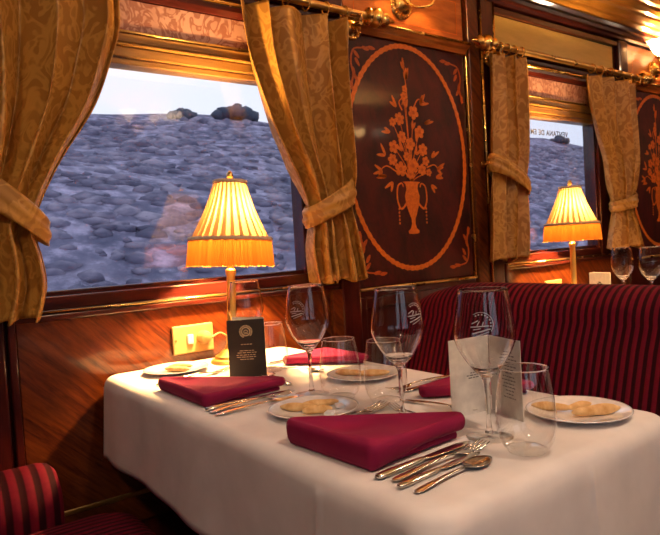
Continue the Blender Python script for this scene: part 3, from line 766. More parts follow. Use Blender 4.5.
# ------------------------------------------------------------------ table lamps
def table_lamp(loc):
    r = empty('table_lamp', loc)
    bm = NB(); lathe(bm, [(0, 0), (.058, 0), (.060, .004), (.056, .010), (.048, .013), (.046, .020), (.036, .024), (.030, .032), (.018, .038), (.014, .048), (0, .048)], 36); obj('base', bm, M['brass_satin'], r, smooth=True, angle=.6)
    bm = NB(); lathe(bm, [(0, .048), (.0155, .048), (.0135, .06), (.0155, .066), (.0125, .075), (.0120, .25), (.0155, .256), (.0155, .266), (.009, .272), (.009, .35), (.014, .355), (.014, .382), (0, .383)], 24); obj('stem', bm, M['brass_satin'], r, smooth=True, angle=.6)
    bm = NB(); sphere(bm, (0, 0, .425), .024, (1, 1, 1.5), 14, 10); obj('light_bulb', bm, M['bulb'], r, smooth=True)
    NP = 26
    def F(u, v):
        z = .352 + (.520 - .352) * v; R_ = .114 + (.046 - .114) * v - .006 * sin(PI * v)
        ph = (u * NP) % 1.0; pl = (ph / .72 if ph < .72 else (1 - ph) / .28)
        R_ += (.0055 * (1 - v) + .003) * (pl - .5)
        return Vector((R_ * cos(2 * PI * u), R_ * sin(2 * PI * u), z))
    bm = NB(); grid(bm, F, NP * 8, 14, True, False); bm.faces.ensure_lookup_table()
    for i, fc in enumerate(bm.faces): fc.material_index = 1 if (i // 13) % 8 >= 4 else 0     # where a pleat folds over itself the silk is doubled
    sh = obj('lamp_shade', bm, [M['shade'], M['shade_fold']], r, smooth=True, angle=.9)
    rr = random.Random(4)
    bm = NB(); jag = [rr.uniform(-.003, .003) for _ in range(300)]
    def G(u, v):
        i = int(round(u * 300)) % 300; z = .358 - (.080 + jag[i]) * v
        R_ = .118 + .008 * v + .0018 * (1 if i % 2 else -1) + .001 * jag[i] / .003
        return Vector((R_ * cos(2 * PI * u), R_ * sin(2 * PI * u), z))
    grid(bm, G, 300, 5, True, False); obj('fringe', bm, M['fringe'], sh)
    for zz, R_ in ((.356, .1195), (.522, .047)):
        bm = NB(); grid(bm, lambda u, v: Vector(((R_ + .004 * cos(2 * PI * v)) * cos(2 * PI * u), (R_ + .004 * cos(2 * PI * v)) * sin(2 * PI * u), zz + (.0055 + .001 * sin(120 * PI * u)) * sin(2 * PI * v))), 160, 8, True, True)
        obj('braid', bm, M['braid'], sh, smooth=True)
    bm = NB(); lathe(bm, [(.006, .512), (.010, .522), (.007, .527), (.0045, .531), (.009, .536), (.0105, .543), (.007, .551), (.002, .556), (0, .557)], 16)
    for k in range(3):
        a = 2 * PI * k / 3; tube(bm, [(.005 * cos(a), .005 * sin(a), .520), (.046 * cos(a), .046 * sin(a), .520)], .0012, 6)
    tube(bm, [(0, 0, .462), (0, 0, .52)], .0015, 6)
    obj('finial', bm, M['brass_dull'], r, smooth=True, angle=.8)
    bm = NB(); tube(bm, catmull([(-.02, .054, .006), (.02, .075, .006), (.05, .09, .02), (.05, .10, .05), (.02, .10, .074), (-.006, .095, .068), (-.0125, .092, .065)], 8), .0028, 8)
    obj('cord', bm, M['cord'], r, smooth=True)
    return r
lamp = table_lamp((.826, 1.62, TZ))
tag(lamp, 'lit brass table lamp with pleated fringed shade beside the black card', 'table lamp', 'brass table lamps')
lamp2 = copy_tree(lamp)
for ch in lamp.children:      # the near lamp has sagged a little to the right on its base
    if ch.name.split('.')[0] in ('stem', 'light_bulb', 'lamp_shade', 'finial'): ch.rotation_euler = (0, math.radians(3.4), 0)
lamp2.location = (2.598, 1.62, TZ)
lamp2['label'] = 'lit brass table lamp with fringed shade in the far window, behind the seat back'

def outlet(x, z, label):
    r = empty('wall_socket', (x, YW - .012, z))
    bm = NB(); box(bm, -.066, .066, -.010, 0, 0, .086, .004); obj('faceplate', bm, M['socket'], r)
    bm = NB(); box(bm, -.022, -.002, -.016, -.0101, .028, .058, .003); obj('switch', bm, M['foil'], r)
    bm = NB(); lathe(bm, [(0, 0), (.021, 0), (.021, .012), (.016, .030), (.006, .036), (0, .036)], 20, (.03, -.0101, .045), ax=Matrix.Rotation(PI / 2, 3, 'X')); obj('plug', bm, M['socket'], r, smooth=True, angle=.7)
    bm = NB()
    for sx in (-.057, .057):
        lathe(bm, [(0, 0), (.004, 0), (.003, .002), (0, .0022)], 12, (sx, -.0101, .043), ax=Matrix.Rotation(PI / 2, 3, 'X'))
    obj('screw', bm, M['brass_dull'], r)
    tag(r, label, 'wall socket', 'brass wall sockets')
outlet(.772, .760, 'brass wall socket behind the near lamp with a plug in it')
outlet(2.645, .745, 'brass wall socket behind the far lamp above the seat back')

# ------------------------------------------------------------------ glasses
WP = [(.0085, .097), (.0190, .107), (.0320, .124), (.0430, .143), (.0485, .160), (.0478, .176), (.0450, .197), (.0412, .219), (.0380, .237)]
def wine_glass(loc, emb, first=[None]):
    r = empty('wine_glass', loc)
    prof = catmull([(a, 0, b) for a, b in WP], 5)
    out = [(p.x, p.z) for p in prof]
    inn = [(max(p.x - .0011, .001), p.z + (.006 if i < 4 else .003 if i < 7 else 0)) for i, p in enumerate(prof)]
    bm = NB(); lathe(bm, [(0, .0955)] + out + inn[::-1] + [(0, .1035)], 56)
    b = obj('bowl', bm, M['glass'], r, smooth=True)
    bm = NB(); lathe(bm, [(0, .0953), (.0085, .0953), (.0065, .0925), (.0045, .086), (.0036, .07), (.0036, .03), (.0046, .014), (.007, .0075), (0, .0068)], 24); obj('stem', bm, M['glass'], r, smooth=True)
    bm = NB(); lathe(bm, [(0, 0), (.036, 0), (.0372, .001), (.036, .002), (.020, .0036), (.009, .0062), (0, .0066)], 48); obj('foot', bm, M['footglass'], r, smooth=True, angle=.9)
    bm = NB(); grid(bm, lambda u, v: Vector(((.0378 + .0011 * cos(2 * PI * v)) * cos(2 * PI * u), (.0378 + .0011 * cos(2 * PI * v)) * sin(2 * PI * u), .237 + .0011 * sin(2 * PI * v))), 56, 8, True, True); obj('rim', bm, M['glass'], b, smooth=True)
    if emb is not None:
        tab = [(z, rr_) for rr_, z in sorted(WP, key=lambda q: q[1])]
        bm = NB(); a0, zc = emb
        def on(s, t):   # s along the surface, t up
            z = zc + t; rr_ = interp(tab, z)[0] + .0006; a = a0 + s / rr_
            return Vector((rr_ * cos(a), rr_ * sin(a), z))
        def line(p, q, w):
            n = 6; d = Vector((q[0] - p[0], q[1] - p[1])); nn = Vector((-d.y, d.x)).normalized() * w / 2
            A = []; B = []
            for i in range(n + 1):
                c = (p[0] + d.x * i / n, p[1] + d.y * i / n)
                A.append(bm.verts.new(on(c[0] + nn.x, c[1] + nn.y))); B.append(bm.verts.new(on(c[0] - nn.x, c[1] - nn.y)))
            for i in range(n): bm.faces.new((A[i], A[i + 1], B[i + 1], B[i]))
        def dot(s, t, q): bm.faces.new([bm.verts.new(on(s + q * cos(k * PI / 4), t + q * sin(k * PI / 4))) for k in range(8)])
        for i in range(9):
            t = -.5 + 2.6 * i / 8; dot(.015 * cos(t), .003 + .015 * sin(t), .0012)
        for i in range(10):
            t0, t1 = -.6 + 2.8 * i / 10, -.6 + 2.8 * (i + 1) / 10
            line((.0185 * cos(t0), .003 + .0185 * sin(t0)), (.0185 * cos(t1), .003 + .0185 * sin(t1)), .0007)
        line((-.016, -.001), (.012, .001), .0016); line((-.014, .004), (-.004, .009), .0014); line((-.006, .001), (-.002, .008), .0014); line((.002, .001), (.004, .007), .0014)
        line((-.013, -.011), (.012, -.004), .0018); line((-.008, -.015), (.012, -.008), .0012); line((-.012, -.005), (.0, -.003), .0012)
        obj('etched_emblem', bm, M['etch'], b)
    return r
def cam_ang(p): return math.atan2(-p[1], -p[0])
wg = [((.775, .6435), -.10, 'large wine glass with etched emblem standing before the white menu card', .184),
      ((.757, .826), .75, 'wine glass with etched emblem between two tumblers, right of centre', .190),
      ((.753, 1.108), -.50, 'wine glass with etched emblem left of centre, beside the plate of three breadsticks', .186),
      ((.815, 1.495), None, 'wine glass standing behind the black card next to the lamp', .18)]
# sign: positive angle turns the emblem to the viewer's right
for p, da, lab, zc in wg:
    o = wine_glass((p[0], p[1], TZ), None if da is None else (cam_ang(p) + da * 1.0, zc)); tag(o, lab, 'wine glass', 'wine glasses')
far = [((2.62, 1.40), 'left of the two wine glasses on the far table, beside the white card'), ((2.60, 1.268), 'right of the two wine glasses on the far table, at the picture edge')]
fg0 = wine_glass((far[0][0][0], far[0][0][1], TZ), None); tag(fg0, far[0][1], 'wine glass', 'wine glasses')
fg1 = copy_tree(fg0); fg1.location = (far[1][0][0], far[1][0][1], TZ); fg1['label'] = far[1][1]

def tumbler(loc):
    r = empty('water_tumbler', loc)
    P = catmull([(.029, 0, .0045), (.0385, 0, .018), (.0435, 0, .042), (.0425, 0, .07), (.0385, 0, .1), (.0342, 0, .125)], 6)
    bm = NB(); lathe(bm, [(p.x, p.z) for p in P], 52); b = obj('bowl', bm, M['bowl'], r, smooth=True)
    bm = NB(); lathe(bm, [(0, .0006), (.022, 0), (.027, .0012), (.0293, .0042), (.028, .0075), (.018, .0095), (0, .010)], 44); obj('base', bm, M['footglass'], r, smooth=True)
    bm = NB(); grid(bm, lambda u, v: Vector(((.0341 + .0012 * cos(2 * PI * v)) * cos(2 * PI * u), (.0341 + .0012 * cos(2 * PI * v)) * sin(2 * PI * u), .125 + .0009 * sin(2 * PI * v))), 52, 8, True, True); obj('rim', bm, M['glass'], b, smooth=True)
    return r
tb = [((.757, .5595), 'stemless tumbler at the right, in front of the breadstick plate on the right'),
      ((.771, 1.025), 'stemless tumbler right of the wine glass left of centre'),
      ((.812, .93), 'stemless tumbler behind the wine glass right of centre'),
      ((.83, 1.40), 'stemless tumbler partly hidden behind the right edge of the black card')]
t0 = None
for p, lab in tb:
    o = tumbler((p[0], p[1], TZ)) if t0 is None else copy_tree(t0)
    t0 = t0 or o; o.location = (p[0], p[1], TZ); tag(o, lab, 'tumbler', 'stemless water tumblers')

# ------------------------------------------------------------------ plates and breadsticks
def plate(loc):
    r = obj('side_plate', lathe(NB(), [(0, .0015), (.045, .0012), (.048, 0), (.052, .0005), (.055, .003), (.075, .0075), (.085, .0105), (.0875, .0118), (.0865, .0128), (.083, .0122), (.070, .0088), (.056, .0056), (.050, .0042), (0, .0040)], 64), M['plate'], None, smooth=True, loc=loc)
    return r
def breadstick(loc, rz, L, w, seed, tilt=0.):
    rr = random.Random(seed); o1, o2 = rr.random() * 9, rr.random() * 9
    rings = []; N = 18
    for i in range(N + 1):
        t = i / N; x = (t - .5) * L; q = max(.06, (1 - abs(2 * t - 1) ** 2.6)) ** .5 * w * (1 + .10 * sin(9 * t + o1)); cy = .14 * w * sin(4 * t + o2)
        rings.append([Vector((x, cy + q * cos(a) * (1 + .05 * sin(3 * a + o1)), q * .82 * sin(a) + w * .82)) for a in [2 * PI * k / 14 for k in range(14)]])
    bm = NB(); rings_loft(bm, rings)
    o = obj('breadstick', bm, M['bread'], None, smooth=True, loc=loc); o.rotation_euler = (0, tilt, rz)
    return o
def butter(loc, rz, label):
    bm = NB(); box(bm, -.011, .011, -.008, .008, 0, .006, .0015); o = obj('butter_pat', bm, M['foil'], None, loc=loc); o.rotation_euler = (0, 0, rz)
    tag(o, label, 'butter'); return o
PL = {'A': (.652, 1.612), 'B': (.668, .980), 'C': (.930, 1.145), 'D': (.970, .608)}
pl_lab = {'A': 'white side plate by the wall at the left end of the table', 'B': 'white side plate with three breadsticks, in front of the wine glass left of centre',
          'C': 'white side plate seen behind the tumblers in the middle of the table', 'D': 'white side plate at the right, beyond the tumbler near the striped seat'}
for k, p in PL.items(): tag(plate((p[0], p[1], TZ + .0003)), pl_lab[k], 'plate', 'side plates')
PZ = TZ + .0046
sticks = {'A': [(-.005, -.02, 2.2, .085, .011, 'breadstick on the plate by the wall, the one nearer the napkin'), (.02, .016, 2.35, .075, .010, 'breadstick on the plate by the wall, the one nearer the wall socket')],
          'B': [(-.022, .020, 2.25, .080, .0115, 'breadstick on the front plate, leftmost of three'), (.022, .012, 2.75, .085, .011, 'breadstick on the front plate, rearmost of three'), (-.008, -.024, 3.05 - .35, .062, .011, 'short pale breadstick on the front plate, frontmost of three')],
          'C': [(-.02, .03, 2.2, .075, .011, 'breadstick behind the tumblers, the left one on its plate'), (.012, -.022, 2.5, .085, .0115, 'breadstick behind the tumblers, the right one on its plate')],
          'D': [(-.018, .042, 2.0, .072, .011, 'breadstick on the right plate, left one seen through the tumbler'), (.020, .010, 2.9, .060, .010, 'short breadstick on the right plate, in the middle'), (.006, -.030, 2.62, .095, .0135, 'thick golden breadstick on the right plate, rightmost')]}
sd = 0
for k, L in sticks.items():
    for dx, dy, rz, ln, wd, lab in L:
        sd += 1; p = PL[k]
        tag(breadstick((p[0] + dx, p[1] + dy, PZ), rz, ln * .92, wd * .82, sd), lab, 'bread', 'breadsticks')
butter((PL['B'][0] + .000, PL['B'][1] - .052, PZ + .0016), .6, 'small white butter pat at the front of the plate with three breadsticks')
butter((PL['B'][0] + .046, PL['B'][1] - .022, PZ + .0012), 1.1, 'small white butter pat at the right of the plate with three breadsticks')

# ------------------------------------------------------------------ napkins
def napkin(pts, label, seed, H=.030):
    """triangular folded napkin: pts = L, K (right angle), R in table coordinates"""
    P = [Vector((p[0], p[1], 0)) for p in pts]; c = (P[0] + P[1] + P[2]) / 3
    ori = 1 if (P[1] - P[0]).cross(P[2] - P[1]).z > 0 else -1
    if ori < 0: P = P[::-1]
    def outline(rad, n=10, m=16):
        out = []
        for i in range(3):
            A, B, C = P[i - 1], P[i], P[(i + 1) % 3]
            d1 = (A - B).normalized(); d2 = (C - B).normalized(); ang = d1.angle(d2); tl = rad / math.tan(ang / 2)
            ctr = B + (d1 + d2).normalized() * (rad / sin(ang / 2)); s = B + d1 * tl; e = B + d2 * tl
            v0 = s - ctr; v1 = e - ctr; tot = v0.angle(v1)
            for q in range(n + 1): out.append((ctr + Matrix.Rotation(tot * q / n, 3, 'Z') @ v0, None))
            A2, B2 = B, C
            d3 = (P[i] - C).normalized(); d4 = (P[(i + 2) % 3] - C).normalized(); tl2 = rad / math.tan(d3.angle(d4) / 2); s2 = C + d3 * tl2
            for q in range(1, m): out.append((e + (s2 - e) * q / m, None))
        o = [p for p, _ in out]; nn = len(o); res = []
        for i in range(nn):
            t = (o[(i + 1) % nn] - o[i - 1]); t.normalize(); res.append((o[i], Vector((t.y, -t.x, 0))))
        return res
    out = outline(.016)
    rr = random.Random(seed); a, b = rr.random() * 6, rr.random() * 6
    root = empty('folded_napkin', (c.x, c.y, TZ))
    Lp, Kp, Rp = (Vector((q[0], q[1], 0)) for q in pts)
    def edge(p):
        e = (Rp - Kp).normalized(); return min(1, abs((p - Kp).cross(e).z) / .11)
    def hmod(p, top):
        # lifts along the open side (K-R), where the folds roll over
        if top < .018: return top
        e = (Rp - Kp).normalized(); dd = abs((p - Kp).cross(e).z)
        return top + .0030 * sin(26 * p.x + 17 * p.y + a) + .0022 * sin(41 * p.y - 23 * p.x + b) - .010 * min(1, dd / .11)
    def drop(p, z0):      # towards the closed side the upper fold comes down to the cloth
        if z0 < .002: return 0.
        e = (Kp - Lp).normalized(); dd = abs((p - Lp).cross(e).z); return (z0 - .0012) * max(0., 1 - dd / .11)
    def slab(name, z0, z1, inset, bulge, parent):
        rings = []; h = z1 - z0; r = h / 2
        for q in range(9):
            t = -PI / 2 + PI * q / 8
            rings.append([p - nrm * (inset + bulge * (1 - cos(t))) + Vector((0, 0, (z1 - h / 2 * 1.0 + (r * sin(t) if t > 0 else (r + drop(p, z0)) * sin(t))))) for p, nrm in out])
        last = rings[-1]; cc = Vector((c.x, c.y, z1))
        for s in (.95, .86, .72, .55, .35, .15):
            rings.append([Vector((cc.x + (p.x - cc.x) * s, cc.y + (p.y - cc.y) * s, hmod(cc + (p - cc) * s, z1) + (.010 * edge(p) * s ** 3 - .0015 if z1 >= .018 else 0))) for p in last])
        bm = NB(); rings_loft(bm, rings)
        for v in bm.verts: v.co -= Vector((c.x, c.y, 0))
        return obj(name, bm, M['napkin'], parent, smooth=True)
    slab('lower_fold', .0008, H * .30, .014, .004, root)
    slab('upper_fold', H * .33 + .0016, H, 0, .008, root)
    tag(root, label, 'napkin', 'burgundy napkins'); return root
napkin([(.522, .885), (.536, .650), (.772, .662)], 'large burgundy folded napkin at the front of the table', 1, .042)
napkin([(.528, 1.465), (.529, 1.172), (.755, 1.180)], 'burgundy folded napkin at the left, below the black card', 2)
napkin([(.868, 1.445), (1.055, 1.455), (1.055, 1.235)], 'burgundy folded napkin at the back, behind the wine glass left of centre', 3, .026)
napkin([(.848, .905), (1.055, .925), (1.055, .730)], 'dark burgundy folded napkin left of the white menu card', 4, .026)

# ------------------------------------------------------------------ cutlery (local +x = towards the head)
def loft_strip(bm, rows, n=10):
    """rows: (x, halfwidth, zc, halfthick)"""
    rings = [[Vector((x, w * cos(t), z + th * sin(t))) for t in [2 * PI * k / n for k in range(n)]] for x, w, z, th in rows]
    rings_loft(bm, rings)
def handle(bm, L, fat=1.):
    loft_strip(bm, [(0, .003, .0035, .0012), (.004, .0065 * fat, .0035, .0018), (.02, .0080 * fat, .0045, .0022), (.045, .0065 * fat, .0060, .0022), (.08, .0042 * fat, .0080, .0022), (.11, .0032, .0088, .0021), (L, .0030, .0080, .0018)])
def fork(loc, rz, sc=1.):
    r = empty('fork', loc, rz); r.scale = (sc, sc, sc)
    bm = NB(); handle(bm, .135); obj('handle', bm, M['silver'], r, smooth=True)
    bm = NB(); loft_strip(bm, [(.1345, .0032, .0080, .0017), (.143, .0075, .0058, .0013), (.152, .0112, .0040, .0011), (.162, .0120, .0034, .0011), (.166, .0121, .0034, .0010)])
    for k in range(4):
        y = -.0102 + .0068 * k
        P = [(.1655, y, .0034), (.180, y, .0042), (.195, y * .97, .0066), (.206, y * .93, .0098)]
        tube(bm, P, [.0017, .0016, .0014, .0006], 6)
    obj('tines', bm, M['silver'], r, smooth=True); return r
def spoon(loc, rz, sc=1.):
    r = empty('spoon', loc, rz); r.scale = (sc, sc, sc)
    bm = NB(); handle(bm, .135); obj('handle', bm, M['silver'], r, smooth=True)
    bm = NB(); cx, a, b = .165, .033, .0205
    def top(u, v):
        t = 2 * PI * u; q = v; x = a * q * cos(t); y = b * q * sin(t) * (1 + .16 * cos(t) * -1)
        return Vector((cx + x, y, .0088 - .0078 * (1 - q * q)))
    def bot(u, v):
        p = top(u, v); p.z -= .0011; return p
    A = grid(bm, top, 28, 8, True, False); B = grid(bm, bot, 28, 8, True, False)
    for i in range(28): bm.faces.new((A[i][-1], A[(i + 1) % 28][-1], B[(i + 1) % 28][-1], B[i][-1]))
    bmesh.ops.remove_doubles(bm, verts=bm.verts[:], dist=1e-5)
    obj('bowl', bm, M['silver'], r, smooth=True); return r
def knife(loc, rz, sc=1.):
    r = empty('knife', loc, rz); r.scale = (sc, sc, sc)
    bm = NB(); loft_strip(bm, [(0, .004, .005, .0025), (.004, .0075, .005, .0040), (.03, .0085, .0052, .0046), (.07, .0070, .0054, .0044), (.098, .0055, .0054, .0036), (.104, .004, .0054, .0026)]); obj('handle', bm, M['silver'], r, smooth=True)
    bm = NB(); loft_strip(bm, [(.1045, .0035, .0054, .0022), (.112, .0075, .0050, .0013), (.150, .0095, .0046, .0011), (.190, .0095, .0044, .0010), (.210, .0065, .0042, .0008), (.218, .0015, .0042, .0005)]); obj('blade', bm, M['silver'], r, smooth=True); return r
CT = TZ + .0004
def cut(fn, x, y, deg, sc, label, cat):
    tag(fn((x, y, CT), math.radians(deg), sc), label, cat, 'silver cutlery')
# front setting
cut(knife, .528, .634, 3, .92, 'silver knife beside the large front napkin, first out from it', 'knife')
cut(fork, .538, .612, 2, .95, 'silver fork beside the large front napkin, tines toward the wine glass foot', 'fork')
cut(knife, .527, .590, 4, .80, 'silver knife at the front edge, between the fork and the spoon', 'knife')
cut(spoon, .532, .564, 4, .80, 'silver spoon nearest the front corner of the table', 'spoon')
cut(fork, .540, .872, 7, 1.2, 'silver fork with tines showing behind the large front napkin', 'fork')
cut(fork, .752, .715, 78, .88, 'gold reflecting dessert fork with head beside the foot of the right of centre wine glass', 'fork')
# left setting
cut(knife, .522, 1.152, 3, .95, 'silver knife with its blade showing along the left napkin', 'knife')
cut(fork, .520, 1.128, 3, .98, 'silver fork beside the left napkin, second out from it', 'fork')
cut(spoon, .520, 1.104, -4, .95, 'silver spoon beside the left napkin, nearest the plate', 'spoon')
cut(fork, .545, 1.478, 6, 1.05, 'silver fork at the left end by the plate at the wall', 'fork')
cut(spoon, .765, 1.21, 82, .85, 'dark dessert spoon lying in front of the black card', 'spoon')
# far side of the table
cut(spoon, .862, 1.44 - .03, -72 + 0, .72, 'silver spoon on the cloth beside the back napkin', 'spoon')
cut(spoon, .838, .905, -80, .82, 'silver dessert spoon running toward the white menu card', 'spoon')
cut(knife, 1.065, .960, 180, .90, 'silver knife beyond the dark napkin, nearer to it', 'knife')
cut(fork, 1.062, .985, 180, .95, 'silver fork beyond the dark napkin, the farther one', 'fork')
cut(knife, 1.063, 1.485, 180, .90, 'silver knife behind the back napkin', 'knife')

# ------------------------------------------------------------------ cards
def dashes(bm, rows, put, w, th=.0):
    """rows: (y, [(x0,x1),...]) - printed words too small to read"""
    for y, ws in rows:
        for a, b in ws:
            vs = [bm.verts.new(put(x, z)) for x, z in ((a, y - w), (b, y - w), (b, y + w), (a, y + w))]; bm.faces.new(vs)
def words(cx, half, rng, lo=.004, hi=.011, gap=.0022):
    x = cx - half; out = []
    while x < cx + half - lo:
        e = min(x + rng.uniform(lo, hi), cx + half); out.append((x, e)); x = e + gap
    return out
def card_leaf(bm, A, B, H, th=.0008, nrm=None):
    d = (B - A).normalized(); n = Vector((-d.y, d.x, 0)) * th
    lo = [A, B, B + n, A + n]; V0 = [bm.verts.new(p) for p in lo]; V1 = [bm.verts.new(p + Vector((0, 0, H))) for p in lo]
    for i in range(4): bm.faces.new((V0[i], V0[(i + 1) % 4], V1[(i + 1) % 4], V1[i]))
    bm.faces.new(V0[::-1]); bm.faces.new(V1)
# black card by the lamp
A, B = Vector((.712, 1.412, 0)), Vector((.788, 1.356, 0))
root = empty('menu_card', (A.x, A.y, TZ + .0003)); d = (B - A); Wc = d.length; dn = d.normalized(); nb = Vector((-dn.y, dn.x, 0))   # nb points to the wall
if nb.y < 0: nb = -nb
Hc = .146
bm = NB(); card_leaf(bm, Vector((0, 0, 0)), d, Hc); obj('front_cover', bm, M['black_card'], root)
bm = NB(); e2 = d + (Matrix.Rotation(-.42, 3, 'Z') @ (-d)); card_leaf(bm, e2 + nb * .0012, d + nb * .0012, Hc + .0035, .0008); bk = obj('back_cover', bm, M['white_card'], root)
put = lambda x, z: dn * x - nb * .0005 + Vector((0, 0, z))
bm = NB(); rg = random.Random(5)
cxk, czk = Wc / 2, Hc * .79
def ringf(bm, r0, r1, cx_, cz_, n=28, a0=0, a1=2 * PI):
    P = [[bm.verts.new(put(cx_ + r * cos(a0 + (a1 - a0) * i / n), cz_ + r * sin(a0 + (a1 - a0) * i / n))) for i in range(n + 1)] for r in (r0, r1)]
    for i in range(n): bm.faces.new((P[0][i], P[0][i + 1], P[1][i + 1], P[1][i]))
ringf(bm, .0095, .0116, cxk, czk)
for i in range(22):
    a = -.9 + (2 * PI - 1.35) * i / 21 - PI / 4 + .9
    ringf(bm, .0128, .0168, cxk, czk, 2, a, a + .13)
for i in range(9):
    a = PI * i / 8; c_ = (cxk + .005 * cos(a), czk - .001 + .005 * sin(a))
    ringf(bm, 0, .0011, c_[0], c_[1], 8)
dashes(bm, [(czk - .0025, [(cxk - .004, cxk + .004)]), (czk - .0055, [(cxk - .006, cxk + .006)])], put, .0008)
dashes(bm, [(Hc * .57, words(cxk, .014, rg, .003, .006)), ], put, .0009)
dashes(bm, [(Hc * .46, words(cxk, .018, rg)), (Hc * .425, words(cxk, .024, rg)), (Hc * .385, words(cxk, .027, rg)), (Hc * .35, words(cxk, .026, rg)), (Hc * .31, words(cxk, .018, rg))], put, .0008)
obj('printed_emblem', bm, M['gold_print'], root)
tag(root, 'black folded menu card with a round gold emblem beside the near lamp', 'menu card')
# white folded menu
L_, S_, R_ = Vector((.810, .754, 0)), Vector((.903, .742, 0)), Vector((.875, .652, 0))
root = empty('menu_card', (S_.x, S_.y, TZ + .0003)); Hm = .139
lf = []
for nm, A, B, side in (('left_leaf', L_, S_, 0), ('right_leaf', S_, R_, 1)):
    A2, B2 = A - S_, B - S_
    if nm == 'right_leaf': A2 = A2 + (B2 - A2).normalized() * .0022
    bm = NB(); card_leaf(bm, A2, B2, Hm, .0009); lf.append((obj(nm, bm, M['white_card'], root), A2, B2))
for i, (lo, A2, B2) in enumerate(lf):
    d = (B2 - A2); dn2 = d.normalized(); n2 = Vector((-dn2.y, dn2.x, 0)); face = A2 + d / 2 + S_
    vis = -1 if n2.dot(-face) < 0 else 1
    o2 = n2 * (-.0004 if vis < 0 else .0013)
    put2 = lambda x, z, A2=A2, dn2=dn2, o2=o2: A2 + dn2 * x + o2 + Vector((0, 0, z))
    bm = NB(); rg = random.Random(9 + i)
    if i == 0: dashes(bm, [(.075, words(.052, .005, rg, .003, .006)), (.0705, words(.056, .018, rg, .004, .009)), (.066, words(.056, .014, rg, .004, .009))], put2, .0009)
    else:
        rows = []
        for q in range(14): rows.append((.115 - .0062 * q, words(.058, [.010, .018, .022, .016, .020, .012][q % 6], rg, .003, .009)))
        dashes(bm, rows, put2, .0009)
        dashes(bm, [(.088, words(.018, .006, rg, .003, .005)), (.07, words(.018, .006, rg, .003, .005))], put2, .0008)
    obj('printed_text', bm, M['ink'], lo)
tag(root, 'white folded menu card standing behind the large wine glass', 'menu card')
# far white card with a dark square
A, B = Vector((2.6, 1.545, 0)), Vector((2.6, 1.447, 0))
root = empty('place_card', (2.6, 1.496, TZ + .0003))
bm = NB(); card_leaf(bm, Vector((0, .049, 0)), Vector((0, -.049, 0)), .130, .0009); obj('front_leaf', bm, M['white_card'], root)
bm = NB(); card_leaf(bm, Vector((.030, .049, 0)), Vector((.0035, -.049, 0)), .130, .0009); obj('back_leaf', bm, M['white_card'], root)
bm = NB(); pp = lambda x, z: Vector((-.0006, -x, z)); 
for q in ((-.012, -.002, .052, .082), (.0, .012, .052, .082)): bm.faces.new([bm.verts.new(pp(a, b)) for a, b in ((q[0], q[2]), (q[1], q[2]), (q[1], q[3]), (q[0], q[3]))])
bm.faces.new([bm.verts.new(pp(a, b)) for a, b in ((-.006, .084), (.006, .084), (.006, .089), (-.006, .089))])
obj('printed_emblem', bm, M['grey_print'], root)
tag(root, 'small white card with a dark square mark beside the far lamp', 'card')

# ------------------------------------------------------------------ unseen ceiling fill lamps, added to brighten the table and cloth front
for i, (x, y) in enumerate(((-.75, -.15), (.80, -.15), (2.4, -.15), (5.0, -.15))):
    r = empty('ceiling_fill_light', (x, y, CZ))
    bm = NB(); lathe(bm, [(0, 0), (.13, 0), (.13, -.015), (.11, -.022), (0, -.022)], 32); obj('rim', bm, M['brass'], r, smooth=True, angle=.7)
    bm = NB(); lathe(bm, [(.105, -.0225), (.10, -.045), (.07, -.066), (0, -.075)], 32); obj('diffuser', bm, M['ceil_fill'], r, smooth=True)
    tag(r, 'added unseen fill lamp with brass rim, on the ceiling over the aisle', 'ceiling light', 'added fill lamps over the aisle')

# ------------------------------------------------------------------ outside
def hillside():
    bm = NB()
    def P(u, v):
        x = -25 + 95 * u; y = 5.0 + 27 * v
        prof = -1.2 + 1.6 * min(1, v * 5) + (max(0, (v - .06)) ** .9) * 8.9
        crest = v > .72
        z = prof if v < .75 else prof - (v - .75) * 5
        z += .55 * noise.noise(Vector((x * .12, y * .2, 1.))) + .10 * noise.noise(Vector((x * .35, y * .5, 4.)))
        z += .010 * x
        return Vector((x, y, z))
    grid(bm, P, 260, 80)
    o = obj('ground', bm, M['hill'], None, smooth=True); o['kind'] = 'structure'
hillside()
def hill_z(x, y):
    v = (y - 5.) / 27; z = -1.2 + 1.6 * min(1, v * 5) + (max(0, v - .06) ** .9) * 8.9
    return z + .55 * noise.noise(Vector((x * .12, y * .2, 1.))) + .10 * noise.noise(Vector((x * .35, y * .5, 4.))) + .010 * x
def scrub():
    rr = random.Random(42); bm = NB()
    for k in range(2300):
        y = rr.uniform(7.5, 22.8); x = y * rr.uniform(.12, 1.75); z = hill_z(x, y)
        r = rr.uniform(.07, .24) * (.45 + y / 26); fx = rr.uniform(1.0, 2.0)
        res = bmesh.ops.create_icosphere(bm, subdivisions=1, radius=r)
        for v in res['verts']:
            c = v.co * rr.uniform(.65, 1.25)
            v.co = Vector((x + c.x * fx, y + c.y, z + c.z * .7 - r * .15))
    o = obj('scrub', bm, M['scrub'], None, smooth=True)
    tag(o, 'low blue grey scrub covering the hillside outside the windows', 'scrub', kind='stuff')
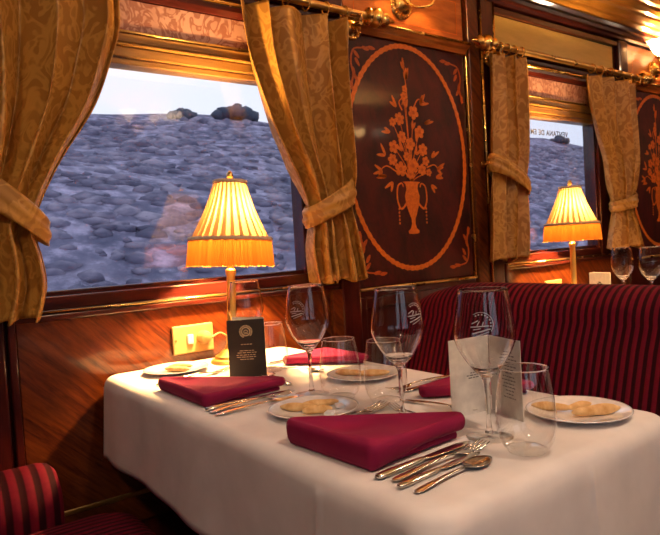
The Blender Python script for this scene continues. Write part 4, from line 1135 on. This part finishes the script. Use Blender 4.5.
def bush(x, y, z, s, seed, label):
    rr = random.Random(seed); bm = NB()
    for k in range(26):
        a, q = rr.random() * 6.28, rr.random() ** .6
        c = (q * s * cos(a), q * s * .7 * sin(a), s * (.15 + .55 * rr.random() * (1.1 - q)))
        res = bmesh.ops.create_icosphere(bm, subdivisions=2, radius=s * rr.uniform(.18, .34))
        for v in res['verts']:
            n = noise.noise(v.co * 9 / s + Vector((k, 0, seed))); v.co = v.co * (1 + .45 * n) + Vector(c)
    o = obj('shrub', bm, M['bush'], None, smooth=True, loc=(x, y, z)); tag(o, label, 'shrub', 'shrubs on the ridge')
    return o
for x, y, s, sd_, lab in ((13.2, 24.0, .95, 1, 'dark shrub on the ridge seen in the near window, beside the right curtain'), (10.7, 24.0, .55, 2, 'small shrub on the ridge near the middle of the near window'),
                     (37.5, 24.0, .6, 3, 'dark shrub on the ridge seen in the far window')):
    bush(x, y, hill_z(x, y) - .05, s, sd_, lab)
scrub()

# ------------------------------------------------------------------ sky, exposure, render settings
w = bpy.data.worlds.new('dusk_sky'); S.world = w; w.use_nodes = True
nt = w.node_tree; nt.nodes.clear()
tc = nt.nodes.new('ShaderNodeTexCoord'); sp = nt.nodes.new('ShaderNodeSeparateXYZ'); nt.links.new(tc.outputs['Generated'], sp.inputs[0])
rp = nt.nodes.new('ShaderNodeValToRGB'); nt.links.new(sp.outputs[2], rp.inputs[0])
e = rp.color_ramp.elements; e[0].position = 0.; e[0].color = (.62, .70, .95, 1); e[1].position = .55; e[1].color = (.80, .88, 1.0, 1)
x_ = e.new(.22); x_.color = (.86, .89, 1.0, 1)
bg = nt.nodes.new('ShaderNodeBackground'); bg.inputs[1].default_value = .84; nt.links.new(rp.outputs[0], bg.inputs[0])
wo = nt.nodes.new('ShaderNodeOutputWorld'); nt.links.new(bg.outputs[0], wo.inputs[0])
S.view_settings.view_transform = 'Standard'; S.view_settings.look = 'None'; S.view_settings.gamma = 1; S.view_settings.exposure = 0.5
S.view_settings.use_curve_mapping = False
cy = S.cycles
cy.use_denoising = True; cy.max_bounces = 10; cy.diffuse_bounces = 4; cy.glossy_bounces = 5; cy.transmission_bounces = 10; cy.transparent_max_bounces = 24
cy.caustics_reflective = False; cy.caustics_refractive = False; cy.sample_clamp_indirect = 6.0
cy.use_light_tree = True
